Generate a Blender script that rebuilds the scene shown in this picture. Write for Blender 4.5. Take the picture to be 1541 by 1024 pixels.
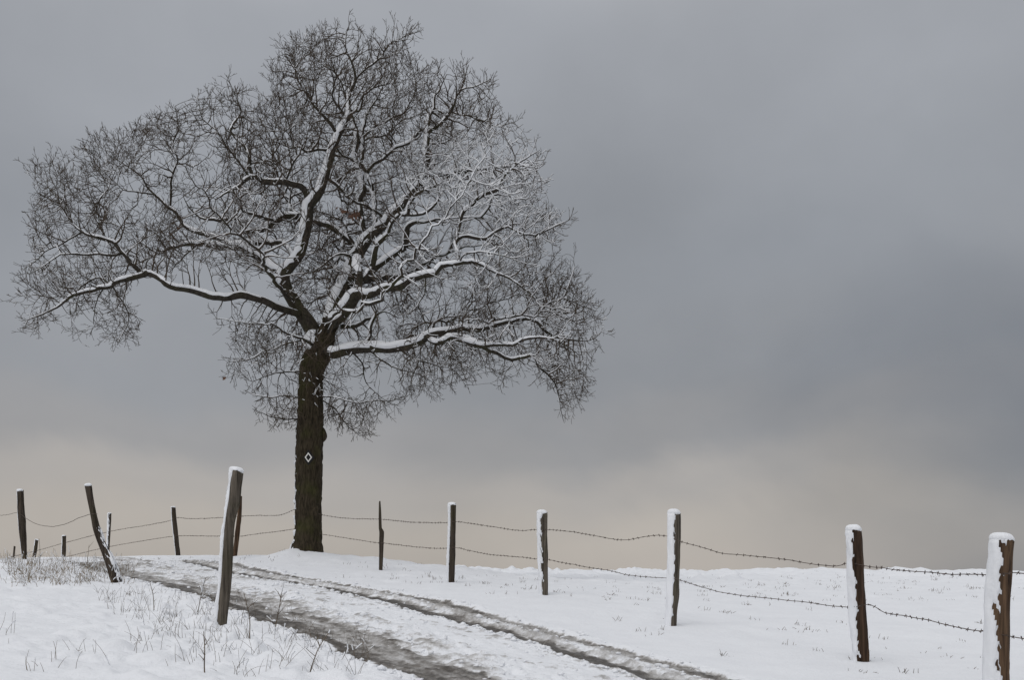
import bpy, math, random
import numpy as np
from mathutils import Vector, kdtree

random.seed(11)
rng = np.random.default_rng(11)
R = math.radians
for o in list(bpy.data.objects):
    bpy.data.objects.remove(o)
scene = bpy.context.scene
C = scene.collection

# ------------------------------------------------------------------ camera
W0, H0 = 1541.0, 1024.0
F = 1712.0                      # focal length in photo pixels
CX, HY = 770.5, 866.0           # principal column, eye level row
cam_d = bpy.data.cameras.new('camera')
cam = bpy.data.objects.new('camera', cam_d)
C.objects.link(cam)
cam.location = (0, 0, 0)
cam.rotation_euler = (R(90), 0, 0)
cam_d.sensor_fit = 'HORIZONTAL'
cam_d.sensor_width = 36.0
cam_d.lens = 36.0 * F / W0
cam_d.shift_y = (HY - H0 / 2) / W0
cam_d.clip_start = 0.1
cam_d.clip_end = 6000
scene.camera = cam

# ------------------------------------------------------------------ sky (overcast) and sun
world = bpy.data.worlds.new('World')
scene.world = world
world.use_nodes = True
nt = world.node_tree
nt.nodes.clear()
SUN_EL, SUN_AZ = 48.0, 215.0    # sun behind cloud, behind-left of the camera


def wn(t, **kw):
    n = nt.nodes.new(t)
    for k, v in kw.items():
        setattr(n, k, v)
    return n


wl = nt.links.new
w_out = wn('ShaderNodeOutputWorld')
w_bg = wn('ShaderNodeBackground')
w_sky = wn('ShaderNodeTexSky', sky_type='NISHITA')
w_sky.sun_disc = False
w_sky.sun_elevation = R(SUN_EL)
w_sky.sun_rotation = R(SUN_AZ)
w_tc = wn('ShaderNodeTexCoord')
w_sep = wn('ShaderNodeSeparateXYZ')
wl(w_tc.outputs['Generated'], w_sep.inputs[0])
# slow cloud noise, flattened vertically
w_map = wn('ShaderNodeMapping')
w_map.inputs['Scale'].default_value = (1.0, 1.0, 1.7)
w_map.inputs['Location'].default_value = (3.1, 0.4, 1.7)
wl(w_tc.outputs['Generated'], w_map.inputs[0])
w_n1 = wn('ShaderNodeTexNoise')
w_n1.inputs['Scale'].default_value = 3.4
w_n1.inputs['Detail'].default_value = 5
w_n1.inputs['Roughness'].default_value = 0.45
w_n1.inputs['Distortion'].default_value = 0.4
wl(w_map.outputs[0], w_n1.inputs['Vector'])
# elevation, wobbled by the cloud noise
w_wob = wn('ShaderNodeMath', operation='MULTIPLY_ADD')
w_ns = wn('ShaderNodeMath', operation='SUBTRACT')
wl(w_n1.outputs['Fac'], w_ns.inputs[0])
w_ns.inputs[1].default_value = 0.5
wl(w_ns.outputs[0], w_wob.inputs[0])
w_wob.inputs[1].default_value = 0.14
wl(w_sep.outputs['Z'], w_wob.inputs[2])
w_ramp = wn('ShaderNodeValToRGB')
cr = w_ramp.color_ramp
cr.interpolation = 'EASE'
SKY = [(0.000, (0.455, 0.420, 0.386)),
       (0.045, (0.478, 0.442, 0.405)),
       (0.085, (0.430, 0.407, 0.388)),
       (0.125, (0.335, 0.332, 0.338)),
       (0.180, (0.296, 0.307, 0.328)),
       (0.290, (0.307, 0.323, 0.350)),
       (0.420, (0.356, 0.372, 0.402)),
       (0.600, (0.550, 0.560, 0.580)),
       (1.000, (0.900, 0.912, 0.935))]
cr.elements[0].position = SKY[0][0]
cr.elements[0].color = SKY[0][1] + (1,)
cr.elements[1].position = SKY[-1][0]
cr.elements[1].color = SKY[-1][1] + (1,)
for p, c in SKY[1:-1]:
    e = cr.elements.new(p)
    e.color = c + (1,)
wl(w_wob.outputs[0], w_ramp.inputs[0])
# a heavier blue-grey bank of cloud to the right
w_dot = wn('ShaderNodeVectorMath', operation='DISTANCE')
w_mp2 = wn('ShaderNodeMapping')
w_mp2.inputs['Scale'].default_value = (1.0, 1.0, 1.55)
wl(w_tc.outputs['Generated'], w_mp2.inputs[0])
wl(w_mp2.outputs[0], w_dot.inputs[0])
bank = Vector((0.52, 1.0, 0.125)).normalized()
w_dot.inputs[1].default_value = (bank.x, bank.y, bank.z * 1.55)
w_bk = wn('ShaderNodeMath', operation='MULTIPLY_ADD')
wl(w_ns.outputs[0], w_bk.inputs[0])
w_bk.inputs[1].default_value = -0.4
wl(w_dot.outputs['Value'], w_bk.inputs[2])
w_br = wn('ShaderNodeMapRange', interpolation_type='SMOOTHSTEP')
wl(w_bk.outputs[0], w_br.inputs['Value'])
w_br.inputs['From Min'].default_value = 0.02
w_br.inputs['From Max'].default_value = 0.42
w_br.inputs['To Min'].default_value = 0.85
w_br.inputs['To Max'].default_value = 0.0
w_mixb = wn('ShaderNodeMix', data_type='RGBA')
wl(w_br.outputs[0], w_mixb.inputs['Factor'])
wl(w_ramp.outputs[0], w_mixb.inputs['A'])
w_mixb.inputs['B'].default_value = (0.172, 0.189, 0.220, 1)
# brightness mottling
w_map3 = wn('ShaderNodeMapping')
w_map3.inputs['Scale'].default_value = (1.0, 1.0, 1.15)
w_map3.inputs['Location'].default_value = (7.7, 2.2, 0.3)
wl(w_tc.outputs['Generated'], w_map3.inputs[0])
w_n2 = wn('ShaderNodeTexNoise')
w_n2.inputs['Scale'].default_value = 3.6
w_n2.inputs['Detail'].default_value = 6
w_n2.inputs['Roughness'].default_value = 0.5
wl(w_map3.outputs[0], w_n2.inputs['Vector'])
w_mr2 = wn('ShaderNodeMapRange')
wl(w_n2.outputs['Fac'], w_mr2.inputs['Value'])
w_mr2.inputs['From Min'].default_value = 0.25
w_mr2.inputs['From Max'].default_value = 0.75
w_mr2.inputs['To Min'].default_value = 0.87
w_mr2.inputs['To Max'].default_value = 1.13
w_mul = wn('ShaderNodeVectorMath', operation='SCALE')
wl(w_mixb.outputs['Result'], w_mul.inputs[0])
wl(w_mr2.outputs[0], w_mul.inputs['Scale'])
# a little clear sky scattered through the cloud
w_sc = wn('ShaderNodeVectorMath', operation='SCALE')
wl(w_sky.outputs[0], w_sc.inputs[0])
w_sc.inputs['Scale'].default_value = 0.06
w_mixs = wn('ShaderNodeMix', data_type='RGBA')
w_mixs.inputs['Factor'].default_value = 0.95
wl(w_sc.outputs[0], w_mixs.inputs['A'])
wl(w_mul.outputs[0], w_mixs.inputs['B'])
wl(w_mixs.outputs['Result'], w_bg.inputs['Color'])
w_bg.inputs['Strength'].default_value = 1.0
wl(w_bg.outputs[0], w_out.inputs['Surface'])

sun_d = bpy.data.lights.new('sun', 'SUN')
sun_d.energy = 1.08
sun_d.angle = R(50)
sun_d.color = (1.0, 0.97, 0.94)
sun = bpy.data.objects.new('sun', sun_d)
C.objects.link(sun)
# light travels away from the sun's direction (azimuth from +Y, clockwise)
sd = Vector((math.sin(R(SUN_AZ)) * math.cos(R(SUN_EL)), math.cos(R(SUN_AZ)) * math.cos(R(SUN_EL)), math.sin(R(SUN_EL))))
sun.rotation_euler = sd.to_track_quat('Z', 'Y').to_euler()

scene.view_settings.view_transform = 'Standard'
scene.view_settings.look = 'None'
scene.view_settings.exposure = 0.0
scene.view_settings.gamma = 1.0
scene.view_settings.use_curve_mapping = False
scene.render.resolution_x = 1024
scene.render.resolution_y = 681
scene.render.engine = 'CYCLES'

# ------------------------------------------------------------------ helpers


def W(px, py, D):
    """photo pixel at depth D -> world point"""
    return ((px - CX) / F * D, D, (HY - py) / F * D)


def _h(ix, iy, s):
    n = (ix.astype(np.int64) * 374761393 + iy.astype(np.int64) * 668265263 + s * 974634777) & 0x7fffffff
    n = ((n ^ (n >> 13)) * 1274126177) & 0x7fffffff
    return ((n ^ (n >> 16)) & 0xffff) / 65535.0


def vnoise(x, y, s=0):
    x = np.asarray(x, float)
    y = np.asarray(y, float)
    ix, iy = np.floor(x), np.floor(y)
    fx, fy = x - ix, y - iy
    fx = fx * fx * fx * (fx * (fx * 6 - 15) + 10)
    fy = fy * fy * fy * (fy * (fy * 6 - 15) + 10)
    a = _h(ix, iy, s); b = _h(ix + 1, iy, s); c = _h(ix, iy + 1, s); d = _h(ix + 1, iy + 1, s)
    return (a * (1 - fx) + b * fx) * (1 - fy) + (c * (1 - fx) + d * fx) * fy


def fbm(x, y, s=0, oct=4, gain=0.5):
    v, a, t = 0.0, 1.0, 0.0
    x = np.asarray(x, float); y = np.asarray(y, float)
    for k in range(oct):
        # rotate every octave so the lattice does not show
        v = v + a * (vnoise(x, y, s + k * 17) - 0.5) * 2
        t += a
        x, y = 1.62 * x - 1.18 * y + 5.3, 1.18 * x + 1.62 * y - 2.7
        a *= gain
    return v / t


def sstep(a, b, x):
    t = np.clip((x - a) / (b - a), 0, 1)
    return t * t * (3 - 2 * t)


def mesh_np(name, verts, faces, mat=None, parent=None, smooth=True):
    """verts (n,3); faces: list of int arrays (m,3) and/or (m,4)"""
    me = bpy.data.meshes.new(name)
    verts = np.asarray(verts, np.float32)
    me.vertices.add(len(verts))
    me.vertices.foreach_set('co', verts.ravel())
    fl = [np.asarray(f, np.int32) for f in faces if len(f)]
    nl = sum(f.size for f in fl)
    nf = sum(len(f) for f in fl)
    me.loops.add(nl)
    me.polygons.add(nf)
    me.loops.foreach_set('vertex_index', np.concatenate([f.ravel() for f in fl]))
    tot = np.concatenate([np.full(len(f), f.shape[1], np.int32) for f in fl])
    st = np.concatenate([[0], np.cumsum(tot)[:-1]]).astype(np.int32)
    me.polygons.foreach_set('loop_start', st)
    me.polygons.foreach_set('loop_total', tot)
    me.polygons.foreach_set('use_smooth', np.full(nf, smooth, bool))
    me.update(calc_edges=True)
    me.validate()
    o = bpy.data.objects.new(name, me)
    C.objects.link(o)
    if mat:
        me.materials.append(mat)
    if parent:
        o.parent = parent
    return o


def tag(o, label=None, cat=None, group=None, kind=None):
    if label: o['label'] = label
    if cat: o['category'] = cat
    if group: o['group'] = group
    if kind: o['kind'] = kind
    return o


def empty(name, loc):
    o = bpy.data.objects.new(name, None)
    o.empty_display_size = 0.2
    C.objects.link(o)
    o.location = loc
    return o


def adopt(child, par):
    """child was built in world coordinates: parent it without moving it"""
    child.parent = par
    off = Vector((0, 0, 0))
    p = par
    while p is not None:
        off += p.location
        p = p.parent
    child.location = -off
    return child


# ------------------------------------------------------------------ materials


def mat_new(name):
    m = bpy.data.materials.new(name)
    m.use_nodes = True
    t = m.node_tree
    b = t.nodes['Principled BSDF']
    return m, t, b


def nd(t, typ, **kw):
    n = t.nodes.new(typ)
    for k, v in kw.items():
        setattr(n, k, v)
    return n


def noise(t, scale, detail=4, rough=0.5, vec=None, dist=0.0):
    n = nd(t, 'ShaderNodeTexNoise')
    n.inputs['Scale'].default_value = scale
    n.inputs['Detail'].default_value = detail
    n.inputs['Roughness'].default_value = rough
    n.inputs['Distortion'].default_value = dist
    if vec is not None:
        t.links.new(vec, n.inputs['Vector'])
    return n


def ramp(t, fac, stops):
    n = nd(t, 'ShaderNodeValToRGB')
    e = n.color_ramp.elements
    e[0].position, e[0].color = stops[0][0], tuple(stops[0][1]) + (1,)
    e[1].position, e[1].color = stops[-1][0], tuple(stops[-1][1]) + (1,)
    for p, c in stops[1:-1]:
        k = e.new(p)
        k.color = tuple(c) + (1,)
    t.links.new(fac, n.inputs[0])
    return n


def geo_pos(t, scale=(1, 1, 1)):
    g = nd(t, 'ShaderNodeNewGeometry')
    m = nd(t, 'ShaderNodeMapping')
    m.inputs['Scale'].default_value = scale
    t.links.new(g.outputs['Position'], m.inputs[0])
    return m.outputs[0]


def mat_snow(name='snow', bump=0.35, sc=38.0, col=(0.80, 0.815, 0.845)):
    m, t, b = mat_new(name)
    p = geo_pos(t)
    n = noise(t, sc, 5, 0.6, p)
    n2 = noise(t, 3.0, 3, 0.5, p)
    r = ramp(t, n2.outputs['Fac'], [(0.3, [c * 0.965 for c in col]), (0.7, [min(1, c * 1.02) for c in col])])
    t.links.new(r.outputs[0], b.inputs['Base Color'])
    b.inputs['Roughness'].default_value = 0.7
    b.inputs['Specular IOR Level'].default_value = 0.25
    bp = nd(t, 'ShaderNodeBump')
    bp.inputs['Strength'].default_value = bump
    bp.inputs['Distance'].default_value = 0.02
    t.links.new(n.outputs['Fac'], bp.inputs['Height'])
    t.links.new(bp.outputs[0], b.inputs['Normal'])
    return m


def mat_ground():
    m, t, b = mat_new('snow_and_slush')
    L = t.links.new
    p = geo_pos(t)
    at = nd(t, 'ShaderNodeAttribute', attribute_name='slush')
    # slush detail is drawn out along the track
    rot = nd(t, 'ShaderNodeMapping')
    rot.inputs['Scale'].default_value = (17, 8, 17)
    L(p, rot.inputs[0])
    ns = noise(t, 1.0, 5, 0.68, rot.outputs[0], 0.0)
    nf = noise(t, 26, 5, 0.65, p)
    mm = nd(t, 'ShaderNodeMath', operation='SUBTRACT')
    L(ns.outputs['Fac'], mm.inputs[0]); mm.inputs[1].default_value = 0.5
    ma = nd(t, 'ShaderNodeMath', operation='MULTIPLY_ADD')
    L(mm.outputs[0], ma.inputs[0]); ma.inputs[1].default_value = 1.05
    L(at.outputs['Fac'], ma.inputs[2])
    mk = nd(t, 'ShaderNodeMath', operation='GREATER_THAN')
    L(at.outputs['Fac'], mk.inputs[0]); mk.inputs[1].default_value = 0.02
    mk2 = nd(t, 'ShaderNodeMath', operation='MULTIPLY')
    L(ma.outputs[0], mk2.inputs[0]); L(mk.outputs[0], mk2.inputs[1])
    col = ramp(t, mk2.outputs[0], [(0.16, (0.80, 0.815, 0.845)), (0.36, (0.56, 0.555, 0.555)),
                                   (0.58, (0.345, 0.332, 0.318)), (0.80, (0.165, 0.150, 0.135)),
                                   (1.0, (0.070, 0.060, 0.050))])
    n2 = noise(t, 2.2, 3, 0.5, p)
    r2 = ramp(t, n2.outputs['Fac'], [(0.3, (0.955, 0.955, 0.96)), (0.7, (1, 1, 1))])
    mx = nd(t, 'ShaderNodeMix', data_type='RGBA', blend_type='MULTIPLY')
    mx.inputs['Factor'].default_value = 1
    L(col.outputs[0], mx.inputs['A']); L(r2.outputs[0], mx.inputs['B'])
    L(mx.outputs['Result'], b.inputs['Base Color'])
    rr = nd(t, 'ShaderNodeMapRange')
    L(mk2.outputs[0], rr.inputs['Value'])
    rr.inputs['From Min'].default_value = 0.2; rr.inputs['From Max'].default_value = 0.9
    rr.inputs['To Min'].default_value = 0.7; rr.inputs['To Max'].default_value = 0.32
    L(rr.outputs[0], b.inputs['Roughness'])
    b.inputs['Specular IOR Level'].default_value = 0.3
    ad = nd(t, 'ShaderNodeMath', operation='MULTIPLY_ADD')
    L(mk2.outputs[0], ad.inputs[0]); ad.inputs[1].default_value = -0.9
    L(nf.outputs['Fac'], ad.inputs[2])
    bp = nd(t, 'ShaderNodeBump')
    bp.inputs['Strength'].default_value = 0.5
    bp.inputs['Distance'].default_value = 0.03
    L(ad.outputs[0], bp.inputs['Height'])
    L(bp.outputs[0], b.inputs['Normal'])
    return m


def mat_bark(name, dark, light, moss=0.25, sc=1.0, zs=0.22, bump=0.9, dist=0.03):
    m, t, b = mat_new(name)
    L = t.links.new
    p = geo_pos(t, (1, 1, zs))
    n = noise(t, 26 * sc, 6, 0.62, p, 0.3)
    p1 = geo_pos(t)
    nm = noise(t, 2.6, 5, 0.6, p1)
    c = ramp(t, n.outputs['Fac'], [(0.32, dark), (0.68, light)])
    mr = nd(t, 'ShaderNodeMapRange')
    L(nm.outputs['Fac'], mr.inputs['Value'])
    mr.inputs['From Min'].default_value = 0.48; mr.inputs['From Max'].default_value = 0.72
    mr.inputs['To Min'].default_value = 0; mr.inputs['To Max'].default_value = moss
    mx = nd(t, 'ShaderNodeMix', data_type='RGBA')
    L(mr.outputs[0], mx.inputs['Factor']); L(c.outputs[0], mx.inputs['A'])
    mx.inputs['B'].default_value = (0.052, 0.055, 0.016, 1)
    L(mx.outputs['Result'], b.inputs['Base Color'])
    b.inputs['Roughness'].default_value = 0.9
    b.inputs['Specular IOR Level'].default_value = 0.15
    bp = nd(t, 'ShaderNodeBump')
    bp.inputs['Strength'].default_value = bump
    bp.inputs['Distance'].default_value = dist
    L(n.outputs['Fac'], bp.inputs['Height'])
    L(bp.outputs[0], b.inputs['Normal'])
    return m


def mat_plain(name, col, rough=0.8, var=0.25, sc=30):
    m, t, b = mat_new(name)
    p = geo_pos(t)
    n = noise(t, sc, 3, 0.5, p)
    r = ramp(t, n.outputs['Fac'], [(0.3, [c * (1 - var) for c in col]), (0.7, [c * (1 + var) for c in col])])
    t.links.new(r.outputs[0], b.inputs['Base Color'])
    b.inputs['Roughness'].default_value = rough
    b.inputs['Specular IOR Level'].default_value = 0.2
    return m


M_ground = mat_ground()
M_snow = mat_snow()
M_snow_fine = mat_snow('twig_snow', 0.15, 60, (0.78, 0.795, 0.82))
M_bark = mat_bark('oak_bark', (0.013, 0.010, 0.006), (0.072, 0.057, 0.037), 0.6, 1.3, 0.18, 1.0, 0.04)
M_limb = mat_bark('limb_bark', (0.018, 0.015, 0.012), (0.060, 0.052, 0.042), 0.45, 0.8, 0.8, 0.6, 0.02)
M_twig = mat_plain('twig_bark', (0.062, 0.047, 0.034), 0.85, 0.35, 4)
M_wood_grey = mat_bark('weathered_post_wood', (0.028, 0.023, 0.018), (0.165, 0.142, 0.115), 0.45, 1.5, 0.05, 1.0, 0.02)
M_wood_brown = mat_bark('wet_brown_post_wood', (0.016, 0.010, 0.008), (0.150, 0.094, 0.058), 0.15, 1.1, 0.06, 1.0, 0.022)
M_wood_dark = mat_bark('dark_post_wood', (0.016, 0.012, 0.010), (0.085, 0.068, 0.053), 0.25, 1.5, 0.05, 1.0, 0.02)
M_wood_black = mat_bark('blackened_post_wood', (0.010, 0.007, 0.005), (0.085, 0.052, 0.034), 0.1, 1.1, 0.06, 1.0, 0.022)
M_wire = mat_plain('rusty_wire', (0.075, 0.055, 0.045), 0.7, 0.4, 20)
M_straw = mat_plain('dry_straw', (0.23, 0.18, 0.12), 0.85, 0.4, 8)
M_stem = mat_plain('dead_stem', (0.120, 0.092, 0.064), 0.85, 0.4, 8)
M_leaf = mat_plain('dead_leaf', (0.12, 0.066, 0.045), 0.8, 0.4, 12)
M_white = mat_plain('white_paint', (0.72, 0.71, 0.68), 0.6, 0.08, 25)
M_black = mat_plain('black_paint', (0.012, 0.012, 0.012), 0.6, 0.3, 25)

# ------------------------------------------------------------------ terrain
CTRL = [(1505, 1065, 8.6), (1290, 998, 11), (1012, 943, 13.6), (817, 897, 16.4), (680, 879, 19), (572, 858, 21.6),
        (463, 834, 24), (357, 836, 26.5), (263, 836, 30),
        (335, 942, 10.7), (175, 876, 16), (35, 845, 21.5), (100, 858, 19.5),
        (0, 1024, 6.8), (300, 1024, 7.0), (700, 1024, 8.4), (1100, 1024, 9.5), (1420, 1024, 9.8), (1541, 985, 11.8),
        (0, 900, 12.5), (150, 930, 11.5), (0, 960, 9.0), (-200, 850, 20), (-300, 940, 10),
        (150, 853, 25), (200, 842, 34), (60, 852, 38), (-150, 852, 40), (300, 843, 26.5), (400, 842, 24.5),
        (620, 862, 28), (800, 861, 40), (1200, 861, 38), (1541, 862, 34), (1900, 865, 32), (900, 877, 25), (1300, 880, 22),
        (1541, 900, 18), (1900, 900, 18), (300, 860, 20.5), (470, 851, 22.2)]
ctrl = [W(*c) for c in CTRL]
ctrl += [(0, 0, -1.45), (3, 0, -1.45), (-3, 0, -1.40), (0, 4, -1.12), (3.5, 5, -1.2), (-3.5, 4, -0.85), (8, 4, -1.25),
         (-9, 3, -0.85), (0, -6, -1.8), (8, -6, -1.85), (-8, -6, -1.6), (14, 12, -1.0), (-14, 10, -0.35)]
ctrl = np.array(ctrl)


def _tps_fit(P, z, lam):
    n = len(P)
    d = np.hypot(P[:, None, 0] - P[None, :, 0], P[:, None, 1] - P[None, :, 1])
    K = d * d * np.log(d + 1e-9) + lam * np.eye(n)
    Q = np.c_[np.ones(n), P]
    A = np.block([[K, Q], [Q.T, np.zeros((3, 3))]])
    return np.linalg.solve(A, np.r_[z, 0, 0, 0])


_tw = _tps_fit(ctrl[:, :2], ctrl[:, 2], 0.4)


def base_z(x, y):
    x = np.asarray(x, float); y = np.asarray(y, float)
    v = _tw[-3] + _tw[-2] * x + _tw[-1] * y
    for k in range(len(ctrl)):
        d2 = (x - ctrl[k, 0]) ** 2 + (y - ctrl[k, 1]) ** 2
        v = v + _tw[k] * 0.5 * d2 * np.log(d2 + 1e-12)
    v = np.clip(v, -2.2, 0.75)
    r = np.hypot((x + 2) * 0.9, y - 16)
    w = sstep(22, 42, r)
    far = -0.35 - 0.035 * np.maximum(r - 30, 0) - 0.00002 * np.minimum(r, 400) ** 2
    return v * (1 - w) + far * w


def hit(px, py, d0=4.0, d1=60.0, fn=None):
    D = np.arange(d0, d1, 0.03)
    gx = (px - CX) / F * D
    gz = (fn or base_z)(gx, D)
    rz = (HY - py) / F * D
    k = np.argmax(gz >= rz) if np.any(gz >= rz) else int(np.argmin(rz - gz))
    return (gx[k], D[k], gz[k])


def poly_world(pts):
    w = np.array([hit(*p)[:2] for p in pts])
    for _ in range(2):                                  # relax ray-hit jitter
        w[1:-1] = 0.25 * w[:-2] + 0.5 * w[1:-1] + 0.25 * w[2:]
    a = w[0] + (w[0] - w[1]) / np.linalg.norm(w[0] - w[1]) * 14
    dv = (w[-1] - w[-3]) / np.linalg.norm(w[-1] - w[-3])
    b = w[-1] + dv * 16
    return np.vstack([a, w, b])


NEAR = poly_world([(150, 853), (205, 864), (290, 883), (350, 898), (400, 914), (480, 946), (560, 976), (650, 1010)])
FARR = poly_world([(355, 857), (447, 871), (548, 889), (600, 901), (660, 918), (700, 929), (780, 946), (870, 973), (965, 1002), (1035, 1021)])


def sd_poly(x, y, P):
    """signed distance to polyline (left of travel positive) and arclength"""
    best = np.full(x.shape, 1e9); sgn = np.zeros(x.shape); arc = np.zeros(x.shape); s0 = 0
    for a, b in zip(P[:-1], P[1:]):
        d = b - a
        l = np.hypot(*d)
        u = np.clip(((x - a[0]) * d[0] + (y - a[1]) * d[1]) / (l * l), 0, 1)
        ex = x - a[0] - u * d[0]; ey = y - a[1] - u * d[1]
        dd = np.hypot(ex, ey)
        m = dd < best
        cr_ = d[0] * ey - d[1] * ex
        best = np.where(m, dd, best); sgn = np.where(m, np.sign(cr_), sgn); arc = np.where(m, s0 + u * l, arc)
        s0 += l
    return best * sgn, arc


def terrain(x, y):
    """height, slush amount, corridor mask"""
    z = base_z(x, y)
    # wind-packed snow, coarse and fine
    z = z + 0.030 * fbm(x / 2.6, y / 2.6, 3, 3) + 0.012 * fbm(x / 0.55, y / 0.75, 5, 3)
    dn, sn = sd_poly(x, y, NEAR)
    df, sf = sd_poly(x, y, FARR)
    lane = sstep(-0.75, -0.45, dn) * sstep(0.7, 0.4, df)
    # grass hummocks under the snow: field to the right, bank to the left
    hum = sstep(17, 27, y) * sstep(-6, -1, x) + 0.35 * sstep(10, 16, y) * sstep(0.9, 1.6, df)
    z = z + hum * (0.10 + 0.08 * sstep(26, 36, y)) * np.clip(fbm(x / 0.6, y / 0.8, 21, 3) + 0.05, 0, 1)
    bankm = sstep(-0.35, -0.9, dn) * sstep(6, 8, y) * sstep(32, 24, y) * (0.35 + 0.65 * sstep(-4.2, -2.6, x + 0.22 * (y - 10)))
    z = z + bankm * (0.15 * np.clip(fbm(x / 0.30, y / 0.34, 31, 3), 0, 1) + 0.03 * fbm(x / 0.11, y / 0.11, 33, 2))
    z = z + (1 - lane) * 0.004 * fbm(x / 0.12, y / 0.14, 9, 2)
    # ragged edges
    rag = 0.07 * fbm(sn / 0.55, dn / 0.5, 41, 4, 0.7) + 0.105 * fbm(x / 0.17, y / 0.22, 42, 3, 0.6)
    ragf = 0.06 * fbm(sf / 0.5, df / 0.4, 47, 4, 0.7) + 0.105 * fbm(x / 0.16, y / 0.2, 48, 3, 0.6)
    on = dn + rag
    of = df + ragf
    long_n = fbm(sn / 0.9, dn / 0.11, 53, 4, 0.65)
    long_f = fbm(sf / 0.8, df / 0.09, 57, 4, 0.65)
    cr1 = fbm(x / 0.20, y / 0.26, 63, 4, 0.7)            # crumbled snow
    cr2 = fbm(x / 0.075, y / 0.085, 68, 2)
    hwn, hwf = 0.40, 0.42
    inn = sstep(hwn, hwn - 0.05, np.abs(on))
    core_n = inn * (0.55 + 0.42 * sstep(0.1, -0.32, on) + 0.50 * long_n + 0.25 * cr1 + 0.15 * cr2)
    fuzz_n = sstep(1.0, 0.30, on) * (on > 0) * (0.36 + 0.45 * long_n + 0.6 * cr1 + 0.3 * cr2)
    inf = sstep(hwf, hwf - 0.03, np.abs(of))
    prof = 0.36 + 0.76 * sstep(0.06, 0.24, -of) + 0.34 * sstep(0.10, 0.28, of)
    core_f = inf * (prof + 0.40 * long_f + 0.22 * cr1 + 0.12 * cr2)
    mid = sstep(0.25, 0.6, dn) * sstep(-0.30, -0.5, df)
    pat = mid * np.clip(-0.06 + 0.70 * cr1 + 0.45 * fbm(sn / 1.6, dn / 0.35, 66, 3) + 0.5 * cr2, 0, 0.72)
    fade = sstep(32, 26, y)
    slush = np.clip(np.maximum(np.maximum(core_n, fuzz_n), np.maximum(core_f, pat)), 0, 1.1) * fade
    slush = np.where(slush < 0.03, 0, slush)
    cr3 = fbm(x / 0.055, y / 0.06, 77, 2)
    z = z + fade * (-inn * (0.016 - 0.010 * long_n - 0.006 * cr1)
                    - inf * (0.018 - 0.042 * sstep(0.16, 0.0, np.abs(of - 0.03)) - 0.010 * long_f)
                    + 0.012 * np.exp(-((on + hwn + 0.05) / 0.05) ** 2) * (0.3 + 1.5 * cr1)
                    + 0.012 * np.exp(-((of + hwf + 0.05) / 0.05) ** 2) * (0.3 + 1.5 * cr1)
                    + 0.040 * np.exp(-((on - hwn - 0.40) / 0.22) ** 2) * (0.5 + 1.4 * cr1)
                    + 0.020 * np.exp(-((of - hwf - 0.10) / 0.09) ** 2) * (0.6 + cr1))
    z = z + lane * fade * (0.022 * cr1 + 0.013 * cr2 + 0.007 * cr3)
    # snow drawn up round the oak's foot
    tx, ty, _ = W(463, 834, 24)
    z = z + 0.14 * np.exp(-(((x - tx + 0.33) / 0.42) ** 2 + ((y - ty) / 0.7) ** 2))
    corr = (dn > -0.62) & (df < 0.58) & (y < 31) & (y > -8)
    return z, slush, corr


def axis(lo, hi, core0, core1, step, grow):
    core = list(np.arange(core0, core1, step))
    s, v, right = step, core1, []
    while v < hi:
        right.append(v); s *= grow; v += s
    right.append(hi)
    s, v, left = step, core0 - step, []
    while v > lo:
        left.append(v); s *= grow; v -= s
    left.append(lo)
    return np.array(left[::-1] + core + right)


gx = axis(-1600, 1600, -9.0, 6.0, 0.026, 1.09)
gy1 = [6.0]
while gy1[-1] < 34:
    gy1.append(gy1[-1] * 1.0026)
s, v = gy1[-1] * 0.0026, gy1[-1]
while v < 2500:
    s *= 1.06; v += s; gy1.append(v)
s, v, lo = 0.03, 6.0, []
while v > -400:
    s *= 1.12; v -= s; lo.append(v)
gy = np.array(lo[::-1] + gy1)
GX, GY = np.meshgrid(gx, gy)
GZ, GS, GC = terrain(GX, GY)
ny, nx = GX.shape
V = np.stack([GX.ravel(), GY.ravel(), GZ.ravel()], 1)
idx = np.arange(ny * nx).reshape(ny, nx)
Q = np.stack([idx[:-1, :-1], idx[:-1, 1:], idx[1:, 1:], idx[1:, :-1]], -1).reshape(-1, 4)
fc = (GC[:-1, :-1] & GC[1:, 1:]).ravel()
# vertex normals of the whole sheet, shared by both pieces so no seam shows
dzx = np.gradient(GZ, axis=1) / np.gradient(GX, axis=1)
dzy = np.gradient(GZ, axis=0) / np.gradient(GY, axis=0)
NRM = np.stack([-dzx, -dzy, np.ones_like(dzx)], -1).reshape(-1, 3)
NRM /= np.linalg.norm(NRM, axis=1, keepdims=True)


def sheet(name, sel):
    q = Q[sel]
    used, inv = np.unique(q, return_inverse=True)
    o = mesh_np(name, V[used], [inv.reshape(-1, 4)], M_ground)
    at = o.data.attributes.new('slush', 'FLOAT', 'POINT')
    at.data.foreach_set('value', GS.ravel()[used].astype(np.float32))
    o.data.normals_split_custom_set_from_vertices(NRM[used].tolist())
    return o


tag(sheet('ground', ~fc), 'snow covered field and grassy bank on the rise', None, None, 'structure')
tag(sheet('track', fc), 'farm track with two brown slushy wheel ruts in the snow', None, None, 'structure')


def gz_at(x, y):
    return float(terrain(np.array([x]), np.array([y]))[0][0])


def gz_arr(x, y):
    return terrain(np.asarray(x, float), np.asarray(y, float))[0]


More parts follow.
